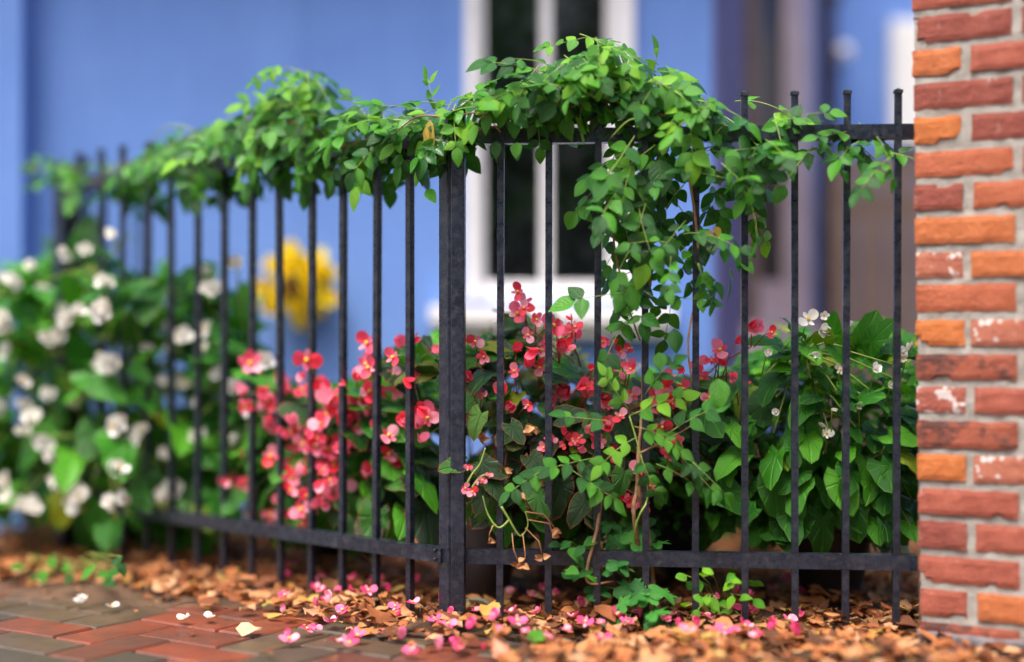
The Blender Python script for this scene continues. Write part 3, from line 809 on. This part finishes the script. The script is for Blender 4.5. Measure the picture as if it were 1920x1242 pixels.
CCF = [(1150,850,.7,2),(1240,800,.8,3),(1110,800,.7,2),(1020,840,.7,2),(960,760,.7,2),(1260,850,.7,2),(1025,640,.8,3),(905,740,.8,3),(890,640,.7,2),(1165,660,.7,3),(1225,745,.8,3),(1300,705,.8,3),(1090,725,.8,3),(1140,760,.7,2),(985,568,.9,4),(1005,600,.8,3),(1045,612,.8,3),(1048,645,1,4),(1072,600,.6,2),(965,697,.9,3),(1012,690,.7,2),(1062,730,.8,3),(1100,738,.7,3),(1250,720,.9,3),(1282,728,.8,3),(1350,672,.9,4),(1362,682,.6,2),(1140,795,.9,2),
       (1060,815,.7,3),(1085,838,.8,3),(1200,880,.9,2),(1175,927,.7,2),(1206,946,.8,2),(1150,692,.7,3),(1178,682,.6,2),(1112,692,.7,2),(1130,640,.6,2),(1275,760,.6,2),(1410,610,.8,2),(1330,745,.6,2),(1395,720,.5,2),(935,760,.5,1),(1028,768,.5,1)]
be, binv = begonia('coral_begonia', 'bronze leaved coral begonia crowding the pickets right of the double post',
        [(880,650),(950,600),(1040,620),(1110,700),(1210,720),(1320,700),(1400,720),(1405,880),(1340,930),(1250,900),(1180,930),(1050,985),(940,970),(880,930)],
        WINGD*2 + WINGG[:5], 260, 200, dr, (1080,800), tuple(POT_C - Vector((0,0,.02))), .078, CCF, CORAL, .052, 'begonia', stemmat='stem_red', front=.5, spread=1.2)
# leaves, blossoms and dried flower heads leaning out in front of the rail
ro = Vector(POT_C - Vector((0,0,.02)))
for (px, py, dx, dz, s, nx_) in [(862,872,-.9,-.15,.05,.1),(905,868,.8,-.35,.062,-.2),(925,905,.5,-.7,.05,.3),(1055,780,.8,.1,.06,-.1),(1110,880,.6,-.7,.066,.2),(1170,890,-.2,-1,.055,.3),(1095,945,-.5,-.7,.06,-.2),
                                 (1010,930,.3,-.6,.058,.2),(900,780,-.3,-.8,.055,-.3),(960,800,.4,-.5,.05,.3),(905,930,-.3,-.8,.045,.1),(1000,860,.5,-.6,.055,0)]:
    link('leaf', R.choice(WINGD), be, frame(at(px,py,3.27) - ro, (dx,-.25,dz), (nx_,-1,.45), s))
for (px, py, s) in [(872,915,.9),(886,922,1.0),(905,900,.75),(918,890,.6),(878,876,.7),(895,905,.6),(1075,828,.8),(1055,835,.7),(1203,882,.9)]:
    link('blossom', CORAL[R.randrange(4)], be, frame(at(px,py,3.235) - ro, (u(-1,1),0,u(-1,1)), (u(-.4,.4),-1,.1), .027*s))
b = MB()
for pts in [[(940,950),(955,975),(975,1005),(990,985),(985,960)], [(885,915),(900,895),(918,888)], [(872,915),(885,890),(900,870),(910,840)], [(955,975),(935,990),(915,965),(905,930)]]:
    P = [at(x,y,3.255) - ro for x, y in pts]; Q = []
    for i in range(len(P)-1):
        p0, p1, p2, p3 = P[max(0,i-1)], P[i], P[i+1], P[min(len(P)-1,i+2)]
        for k in range(5):
            t = k/5; Q.append(.5*((2*p1) + (p2-p0)*t + (2*p0-5*p1+4*p2-p3)*t*t + (3*p1-p0-3*p2+p3)*t**3))
    b.tube(Q + [P[-1]], .0032, .0014, 6)
b.build('stem', M['stem_green'], be, True)
for pts in [[(960,1000),(963,1030),(972,1055)],[(980,1000),(985,1040),(982,1058)],[(985,990),(1010,1015),(1018,1045)],[(990,975),(1030,982),(1035,1000)],[(985,960),(1020,965),(1040,990)],[(925,985),(918,1000),(917,1010)]]:
    b = MB(); P = [at(x,y,3.245) - ro for x, y in pts]; b.tube(P, .0016, .0012, 4)
    for k in range(3):
        T = leaf_template(.8,4,.4,.5,.3); b.add(T[0], T[1], T[2], 0, frame(P[-1], (u(-.8,.8),u(-.6,.2),u(-1,.3)), (u(-1,1),-1,u(-.5,.5)), .019))
    b.build('dried_flower', M['dry'], be, True)
for (px, py) in [(990,860),(1000,870),(985,805),(1000,800),(945,880),(1020,900),(975,925),(905,820),(1205,925)]:
    b = MB(); P = at(px,py,3.28) - ro
    for k in range(5):
        T = leaf_template(.7,4,.4,.5,.3); b.add(T[0], T[1], T[2], 0, frame(P, (u(-.9,.9),u(-.6,.2),u(-1,.3)), (u(-1,1),-1,u(-.5,.5)), .02))
    b.build('dried_flower', M['dry'], be, True)
WRF = [(1515,600,1.2,4),(1545,592,.8,2),(1600,612,.7,2),(1575,692,.8,2),(1525,668,.8,2),(1440,660,.7,2),(1548,812,.9,3),(1640,692,.8,2),(1700,648,1.1,3),(1690,672,.9,3),(1560,770,.8,2),(1455,772,.6,2),(1670,722,.7,2),(1610,760,.6,2)]
begonia('white_begonia', 'green begonia with scattered white blossoms in the black pot by the pier',
        [(1385,690),(1500,620),(1600,630),(1725,640),(1725,980),(1650,1010),(1480,985),(1370,950),(1350,800)],
        WINGG, 300, 260, dr, (1560,800), tuple(POT_R - Vector((0,0,.02))), .07, [(a, b_, c_, max(1, n_-1)) for a, b_, c_, n_ in WRF], WHITE, .034, 'begonia', front=.45)
# small white begonia in the dark blue pot, seen as white dots among the coral ones
begonia('white_begonia', 'small white flowered begonia among the coral blossoms behind the middle pickets',
        [(1120,700),(1320,690),(1340,860),(1130,860)], WINGG, 60, 40, lambda px, q: df(px)+.35+.3*q, (1230,780), tuple(POT_B - Vector((0,0,.02))), .05,
        [(880,660,.8,1),(950,636,.8,1),(1055,640,.6,1),(1195,692,.7,2),(1168,718,.6,2),(1160,732,.6,1),(920,604,.8,1),(1300,740,.7,2),(1232,910,.8,1)], WHITE, .017, 'begonia')
for o_ in []: pass

# ------------------------------------------------------------------ climbing vine
vine = empty('climbing_vine', (.28, 3.26, 0), 'green climbing vine draped along the iron fence top and hanging down its right panel', 'vine')
vo = Vector(vine.location)
def vine_stem(pts, r0, r1, mat='wood_stem', parent=None, off=None):
    b = MB(); off = vo if off is None else off
    P = [Vector(p) - off for p in pts]
    Q = []
    for i in range(len(P)-1):
        for k in range(4):
            t = k/4; p0 = P[max(0,i-1)]; p1 = P[i]; p2 = P[i+1]; p3 = P[min(len(P)-1,i+2)]
            Q.append(.5*((2*p1) + (p2-p0)*t + (2*p0-5*p1+4*p2-p3)*t*t + (3*p1-p0-3*p2+p3)*t**3))
    Q.append(P[-1]); b.tube(Q, r0, r1, 7); return b.build('stem', M[mat], parent or vine, True)
F_ = lambda x, y, o=0.0: at(x, y, df(x) + o)
for pts, r0, r1 in [
    ([F_(1230,1150,.03),F_(1215,1000,.02),F_(1196,900,-.02),F_(1205,760,.02),F_(1208,620,-.015),F_(1222,480,.02),F_(1205,380,-.02),F_(1236,290,.01),F_(1232,215,-.02)], .0055, .004),
    ([F_(1200,1050,.03),F_(1188,960,-.02),F_(1193,925,.0),F_(1198,880,.02)], .006, .004),
    ([F_(1128,925,.0),F_(1120,990,-.02),F_(1100,1070,-.02),F_(1108,1095,-.02),F_(1150,1090,0)], .0045, .003),
    ([F_(1232,215,-.02),F_(1160,190,.0),F_(1060,205,-.02),F_(960,235,.01),F_(860,245,-.02),F_(760,250,.0)], .005, .004),
    ([F_(1000,210,-.02),F_(1080,195,-.03),F_(1150,215,-.02),F_(1210,260,.01)], .004, .003),
    ([F_(760,250,0),F_(640,275,-.02),F_(520,295,.02),F_(380,310,-.02),F_(240,338,.0),F_(140,345,0)], .006, .005),
    ([F_(1232,215,0),F_(1330,235,-.02),F_(1440,240,.02),F_(1560,240,-.01),F_(1700,245,.0)], .004, .003),
    ([F_(1270,225,0),F_(1300,380,-.03),F_(1310,520,0),F_(1290,640,-.02),F_(1300,730,0)], .0035, .002),
    ([F_(1195,240,0),F_(1150,420,.02),F_(1175,560,0),F_(1200,640,-.01)], .003, .002)]:
    vine_stem(pts, r0, r1)
for k in range(12):
    px = u(300, 1280); py = 250 - (60 if 900 < px < 1250 else 0) + u(-20, 20) + max(0, (700-px)*.08); dx = u(60, 170)*R.choice((-1, 1)); h = u(-25, 30)
    o_ = u(-.10, -.03)
    vine_stem([F_(px,py,0), F_(px+dx*.35,py+h*.6-14,o_*.6), F_(px+dx*.7,py+h-8,o_), F_(px+dx,py+h+25,o_)], .0026, .0013, R.choice(('wood_stem','stem_green','stem_green')))
sprays = []
def add_region(poly, n, smin, smax, up=.25, off=(-.09,.05), droop=.3):
    ys = [p[1] for p in poly]
    for _ in range(n):
        px, py = sample(poly); sprays.append((px, py, u(*off), u(smin,smax), up, droop))
add_region([(110,300),(150,285),(240,320),(240,350),(120,355)], 8, .12, .15, .1)
add_region([(255,285),(340,245),(430,215),(490,180),(540,150),(590,170),(640,190),(720,215),(720,275),(520,290),(400,305),(260,315)], 84, .09, .145, -.05)
add_region([(500,165),(530,118),(590,130),(630,185)], 10, .08, .11, .1)
add_region([(720,215),(790,205),(880,180),(880,215),(840,230),(760,255),(720,265)], 30, .08, .13)
add_region([(880,185),(960,145),(1040,110),(1100,90),(1150,110),(1240,145),(1310,180),(1310,215),(1150,185),(1000,190),(880,210)], 66, .08, .135, .05)
add_region([(1030,95),(1065,62),(1110,58),(1150,85),(1140,125)], 16, .08, .105, .1)
add_region([(1150,240),(1330,250),(1330,420),(1300,590),(1180,600),(1150,420)], 46, .085, .145, -.2)
add_region([(1310,190),(1400,190),(1470,280),(1430,350),(1340,370)], 22, .09, .135, .1)
add_region([(1400,205),(1550,215),(1650,230),(1690,310),(1500,270)], 26, .08, .13, 0)
sprays += [(1085,370,.42,.24,-1.5,.5),(545,155,-.03,.11,.35,.3),(440,225,-.03,.12,.3,.3),(1085,100,-.03,.08,-.2,.3),(850,285,-.06,.15,-1.2,.4),(1000,255,-.05,.12,-1.4,.4),(875,270,-.05,.12,-1,.4),(1150,290,-.04,.16,-1.4,.4),(735,300,-.02,.14,-1.2,.4),(1290,440,-.03,.13,-1,.4),(1240,640,-.02,.1,-1,.4),(130,300,0,.15,1,.3)]
key = lambda s: (abs(s[0]-1060)*.6 + abs(s[1]-230)*1.0 + s[2]*1500)
order = sorted(range(len(sprays)), key=lambda i: key(sprays[i]))
ntop = set(order[:42])
for i, (px, py, off, L, up, droop) in enumerate(sprays[:300]):
    p = at(px, py, df(px) + off) - vo
    d = Vector((u(-1,1), u(-.75,.1), u(-.9,.28) + up*.8))
    if d.z > 0 and (py < 125 or (500 < px < 640 and py < 180)): d.z = -.2
    nrm = Vector((u(-.55,.55), -.55 + u(-.4,.3), .8 + u(-.2,.2)))
    young = (py < 230 and R.random() < .5) or R.random() < .12
    j = R.randrange(14); Mx = frame(p, d, nrm, L)
    if i in ntop:
        o = link('spray', (SPRYB if young else SPRB)[j], vine, Mx)
        for Lm in SPR[j][1]: link('leaf', R.choice(LEAFY if young else LEAFM), o, Lm)
    else: link('spray', (SPRY if young else SPRM)[j], vine, Mx)
fol = MB()
keep = len(sprays); 
add_region([(255,285),(340,245),(430,215),(490,185),(540,150),(590,175),(640,215),(720,235),(720,265),(520,280),(400,300),(260,315)], 80, .09, .14, .0, (.0,.1))
add_region([(720,235),(790,220),(880,190),(880,215),(840,230),(760,255),(720,265)], 28, .09, .13, .0, (-.02,.08))
add_region([(880,185),(960,150),(1040,110),(1090,85),(1150,110),(1240,145),(1310,185),(1310,215),(1150,185),(1000,190),(880,210)], 78, .08, .125, .0, (-.03,.09))
add_region([(1150,240),(1330,250),(1330,420),(1300,560),(1180,560),(1150,420)], 16, .10, .13, -.2, (0,.08))
for (px, py, off, L, up, droop) in sprays[keep:]:
    p = at(px, py, df(px) + off) - vo
    Mx = frame(p, (u(-1,1), u(-.6,.4), u(-.9,.05) + up), (u(-.55,.55), -.55 + u(-.4,.3), .8 + u(-.2,.2)), L)
    q = R.choice(SPR)
    for Lm in q[1]:
        T = R.choice(LEAFT); fol.add(T[0], T[1], T[2], 0, Mx @ Lm)
tag(fol.build('foliage', M['vine'], vine, True), kind='stuff')
# single large leaves nearest the camera
for (px, py, s, dx, dz, y) in [(1022,208,.048,-.1,-1,0),(922,212,.046,-.25,-1,0),(1236,335,.082,.1,-1,0),(930,282,.04,0,-1,0),(970,283,.038,-.1,-1,0),(1250,480,.07,.2,-1,0),(1210,520,.065,-.3,-1,1),(1180,560,.06,.3,-.9,0),(1265,640,.055,.1,-1,0),(1300,300,.05,.5,-.8,0),(1420,340,.055,.8,-.6,0),(1360,320,.06,.7,-.7,0),(1345,740,.07,.1,-1,0),(1235,680,.045,.1,-1,0),(800,372,.04,.2,-.3,0)]:
    link('leaf', R.choice(LEAFY if y else LEAFM), vine, frame(at(px, py, df(px)-.075) - vo + Vector((0,0,s*.5)), (dx,-.12,dz), (u(-.3,.3),-1,.35), (s*1.05, s, s)))
for (px, py, s) in [(806,225,.062),(802,235,.05)]:
    link('leaf', LEAFYEL, vine, frame(at(px, py, df(px)-.09) - vo, (u(-.2,.3),-.1,-1), (u(-.8,.8),-1,.2), (s*.6, s, s)))
for (px, py) in [(1340,425),(1333,432)]:
    link('leaf', LEAFYEL, vine, frame(at(px, py, df(px)-.03) - vo, (u(-.5,.5),-.1,-1), (u(-.8,.8),-1,.2), .03))

# ------------------------------------------------------------------ young vine in the middle
yv = empty('young_vine', gnd(1210, 1130), 'bright green young vine scrambling over the coral begonia in the middle', 'vine')
yo = Vector(yv.location)
vine_stem([yo, F_(1190,1000,-.02), F_(1215,930,-.03), F_(1200,850,-.05), F_(1180,780,-.05)], .003, .0015, 'stem_green', yv, yo)
vine_stem([F_(1200,850,-.05), F_(1260,820,-.05), F_(1310,790,-.03)], .0025, .0015, 'wood_stem', yv, yo)
for k, (px, py, dx, dz) in enumerate([(1180,770,-.4,.5),(1180,780,.8,.4),(1190,800,.9,-.1),(1195,820,-.8,-.3),(1240,830,.8,-.3),(1250,815,.6,.5),(1200,850,.3,-1),(1150,790,-.9,.1),(1270,850,.7,-.7),(1230,870,.9,-.3),(1110,860,-.8,-.1),(1210,740,.4,.8),(1290,860,.6,-.5),(1040,870,-.5,-.2),(1070,880,.6,-.4)]):
    j = R.randrange(14)
    o = link('spray', SPRYB[j], yv, frame(at(px,py,df(px)-.05) - yo, (dx,-.35,dz), (u(-.4,.4),-.8,.7), u(.085,.115)))
    for Lm in SPR[j][1]: link('leaf', R.choice(LEAFY if k < 4 else LEAFM), o, Lm)

# ------------------------------------------------------------------ ground plants
def ivy_plant(px, py, spots, size, label, meshes, cat='ivy', name='ground_ivy', mat='stem_green'):
    o = gnd(px, py); e = empty(name, o, label, cat); b = MB()
    for (x, y, dof) in spots:
        p = at(x, y, df(min(x,1700)) + dof); p.z = max(p.z, .02)
        s = size * u(.75, 1.2)
        link('leaf', R.choice(meshes), e, frame(p - o, (u(-.8,.8),-.5,u(-.9,.3)), (u(-.4,.4),-.7,.8), s))
        r0 = Vector((u(-.03,.03), u(-.02,.02), 0)); b.tube([r0, r0.lerp(p-o,.55)+Vector((0,0,.03)), p-o], .0016, .0012, 4)
    tag(b.build('stems', M[mat], e, True), kind='stuff'); return e
ivy_plant(1190, 1120, [(u(1085,1260), u(975,1060), u(.03,.25)) for _ in range(16)] + [(1150,1000,.05),(1195,1000,.04),(1240,1015,.05)], .062, 'lobed green ivy leaves crowding behind the lower fence rail', LOBEM)
ivy_plant(1205, 1165, [(1160,1130,-.05),(1190,1120,-.06),(1220,1150,-.08),(1240,1160,-.06),(1180,1090,-.02),(1210,1100,-.03),(1165,1160,-.06),(1255,1110,-.02),(1140,1060,.0),(1175,1060,-.02),(1225,1115,-.05),(1130,1100,.02),(1235,1180,-.09)], .060, 'lobed green ivy seedling growing out under the lower fence rail', LOBEM)
ivy_plant(1280, 1010, [(u(1225,1350), u(925,1000), u(.2,.45)) for _ in range(45)], .026, 'small leaved green ground plant in front of the dark blue pot', LEAFM, 'ground plant', 'ground_plant')
ivy_plant(1350, 1160, [(u(1275,1420), u(1060,1200), u(-.1,.1)) for _ in range(34)], .032, 'small yellow green sprouts at the foot of the fence near the middle', LEAFY, 'ground plant', 'ground_plant')
ivy_plant(1090, 1085, [(u(1050,1130), u(1010,1090), u(-.06,.0)) for _ in range(12)], .038, 'small upright green sprout in front of the lower rail', LEAFM, 'ground plant', 'ground_plant')
ivy_plant(120, 1075, [(u(0,250), u(1040,1090), u(-.7,-.35)) for _ in range(18)], .04, 'low green sprouts on the paving below the white begonia bush', LEAFM, 'ground plant', 'ground_plant')
ivy_plant(1420, 1010, [(u(1330,1490), u(900,1010), u(.12,.5)) for _ in range(46)], .055, 'broad green leaves low between the middle pickets and the black pot', WINGG, 'ground plant', 'ground_plant')
ivy_plant(1010, 1010, [(u(960,1100), u(930,1010), u(.15,.5)) for _ in range(22)], .05, 'dark low leaves beside the charcoal pot behind the rail', WINGD, 'ground plant', 'ground_plant')
ivy_plant(1500, 960, [(u(940,1720), u(860,985), u(.55,1.2)) for _ in range(230)], .07, 'dark green leafy ground cover filling the bed behind the plant pots', WINGG, 'ground plant', 'ground_plant')
b = MB(); p = gnd(1375, 1000); e = empty('fallen_flower', p, 'white fallen begonia bloom lying behind the lower fence rail', 'fallen flower')
for k in range(5): link('blossom', R.choice(WHITE), e, frame(Vector((u(-.02,.02),u(-.02,.02),.015+.02*u(0,1))), (u(-1,1),u(-1,1),0), (u(-.5,.5),-.8,.7), .017))

# ------------------------------------------------------------------ yellow wreath
wc = at(565, 535, 4.92)
wr = empty('yellow_wreath', wc, 'round wreath of yellow flowers hanging on the blue house wall', 'wreath')
b = MB(); ring = [(math.cos(a)*.085, .03, math.sin(a)*.085) for a in [2*math.pi*k/20 for k in range(21)]]
b.tube(ring, .014, .014, 7); b.build('wreath_ring', M['wood_stem'], wr, True)
YB = [blossom_mesh(60+i, k, M['wreath']) for i, k in enumerate(['ruffle','ruffle','star','bud'])]
b = MB(); ico(b, (0,.035,0), .085, 0, 2, (1,.3,1)); b.build('backing', M['wood_stem'], wr, True)
for k in range(28):
    a = k*2.39996 + u(-.2,.2); q = .112*math.sqrt((k+3.5)/31) + u(-.01,.01)
    p = Vector((math.cos(a)*q, -.02 + u(-.035,.015), math.sin(a)*q*1.08))
    link('blossom', R.choice(YB[:3]), wr, frame(p, (u(-1,1),0,u(-1,1)), (math.cos(a)*.7,-1,math.sin(a)*.7), u(.054,.070)))
link('blossom', YB[0], wr, frame(Vector((-.115,-.01,-.01)), (0,0,1), (-.5,-1,0), .075))

# ------------------------------------------------------------------ leaf litter and fallen blossoms
def dryT(seed):
    rs = random.Random(seed); T = leaf_template(rs.uniform(.5,.85), 5, rs.uniform(-.4,.5), rs.uniform(-.25,.4), rs.uniform(-.3,.35), rs.uniform(0,.3), rs.uniform(.6,1.1), rs)
    return T
DRY = [dryT(i) for i in range(12)]
DRYM = [tmesh(T, 'dry_leaf', M['litter']) for T in DRY]
front = [gnd(x, y) for x, y in [(-160,1085),(60,1095),(250,1112),(420,1148),(560,1172),(660,1190),(780,1212),(900,1232),(1000,1300),(1700,1310),(2300,1310)]]
def litter_ok(x, y):
    for a, c in zip(front[:-1], front[1:]):
        if a.x <= x <= c.x:
            t = (x-a.x)/(c.x-a.x); return y - (a.y + (c.y-a.y)*t)
    return -1
lit = MB(); cand = []
while len(cand) < 6800:
    x = u(-1.75, 1.4); y = u(2.62, 5.0)
    m = litter_ok(x, y)
    if m < 0 or R.random() > min(1, .55 + m*5): 
        if not (m > -.35 and R.random() < .03): continue
    if y > 4.0 and x > -.2 and R.random() < .45: continue
    cand.append((x, y))
def hgt(x, y): return .006 + max(0, .03*(noise.noise((x*4, y*4, 8)) + .35))*min(1, max(0, litter_ok(x, y)*5))
cand.sort(key=lambda c: (c[1] > 3.4, abs(960 + c[0]/c[1]*FPX - 960) > 980, R.random()))
single = set(range(0, 300))
for i, (x, y) in enumerate(cand):
    s = R.choice((u(.018,.035), u(.025,.05), u(.03,.065))) * (.6 if litter_ok(x, y) < 0 else 1); top = i in single
    z = hgt(x, y) + (u(.012,.03) if top and litter_ok(x, y) > .05 else u(.0,.022) if litter_ok(x, y) > 0 else 0.004)
    a = u(0, 2*math.pi)
    Mx = frame((x, y, z), (math.cos(a), math.sin(a), u(-.15,.25)), (u(-.4,.4), u(-.5,.3), 1), (s*u(.7,1.3), s*(1.15 if top else 1), s))
    if top:
        o = link('dry_leaf', R.choice(DRYM), None, Mx)
        tag(o, 'curled brown dead leaf lying alone on the bare brick paving' if litter_ok(x, y) < 0 else 'curled orange brown dead leaf in the drift along the fence', 'dead leaf', 'dead leaves on the paving' if litter_ok(x, y) < 0 else 'dead leaves in the drift along the fence')
    else:
        T = DRY[i % 12]; lit.add(T[0], T[1], T[2], 0, Mx)
for k in range(140):
    x = u(-1.6, 1.2); y = u(2.75, 4.4)
    if litter_ok(x, y) < -.15: continue
    a = u(0, 6.3); l = u(.03,.11); z = hgt(x,y) + .02
    p = Vector((x,y,z)); d = Vector((math.cos(a), math.sin(a), u(-.1,.2)))
    lit.tube([p, p + d*l*.5 + Vector((0,0,.004)), p + d*l], .0016, .0009, 4)
tag(lit.build('leaf_litter', M['litter'], None, True), 'thick drift of orange brown dead leaves along the fence', 'leaf litter', kind='stuff')
pink = [(575,1193),(590,1190),(655,1220),(537,1208),(632,1145),(745,1190),(815,1195),(826,1203),(730,1152),(893,1185),(960,1190),(875,1215),(850,1220),(918,1210),(862,1228),(905,1232),(940,1225),(1060,1218),(1075,1200),(1245,1198),(1263,1190),(1310,1215),(1290,1232),(1455,1200),(1480,1198),(1395,1210),(720,1140),(660,1120),(560,1075),(540,1100),(690,1158),(780,1130),(1010,1112),(955,1100),(1065,1080),(1170,1180),(1360,1225),(1300,1150),(1130,1232),(615,1168),(985,1228),(1500,1225)]
pink += [(u(520,1500), u(1110,1238)) for _ in range(80)]
for (px, py) in pink:
    p = gnd(px, py); p.z = hgt(p.x, p.y) + (.03 if litter_ok(p.x, p.y) > .03 else .008)
    o = link('fallen_blossom', R.choice(PINKF), None, frame(p, (u(-1,1),u(-1,1),u(-.1,.1)), (u(-.4,.4),-.55,.8), u(.024,.042)))
    tag(o, 'pink fallen begonia blossom among the dead leaves along the fence' if litter_ok(p.x, p.y) > .03 else 'pink fallen begonia blossom lying on bare brick paving', 'fallen blossom', 'pink blossoms fallen among the leaves' if litter_ok(p.x, p.y) > .03 else 'pink blossoms fallen on the paving')
for (px, py) in [(152,1140),(345,1170),(392,1168),(20,1062),(210,1148)]:
    p = gnd(px, py); p.z = .012
    o = link('fallen_petal', R.choice(WHITE[:2]), None, frame(p, (u(-1,1),u(-1,1),0), (u(-.3,.3),-.4,1), .035))
    tag(o, 'white fallen petal lying on the brick paving', 'fallen petal', 'white petals fallen on the paving')
def bigleaf(px, py, s, mesh, label, nrm=(0,-.6,.8), d=(1,.1,.1), z=.03):
    p = gnd(px, py); p.z = z
    tag(link('fallen_leaf', mesh, None, frame(p, d, nrm, s)), label, 'fallen leaf')
bigleaf(985, 1225, .055, LEAFY[0], 'bright green fallen leaf at the bottom centre on the leaf litter', d=(1,-.1,.15))
gm = mat_simple('grey_green_leaf', (.16,.2,.13), (.3,.33,.24), 30, .5)
gmesh = tmesh(LEAFT[1], 'faded_leaf', gm)
bigleaf(870, 1157, .075, gmesh, 'faded grey green leaf lying just right of the double post', d=(1,.2,.1))
bigleaf(1120, 1195, .06, gmesh, 'faded grey green leaf lying in the foreground litter left of the ivy', d=(.8,.5,.2))
tan = tmesh(DRY[3], 'tan_leaf', mat_simple('tan_leaf', (.5,.3,.16), (.62,.42,.25), 40, .7))
bigleaf(440, 1192, .06, tan, 'pale tan curled leaf alone on the red paving bricks', d=(1,.2,.05), z=.015)
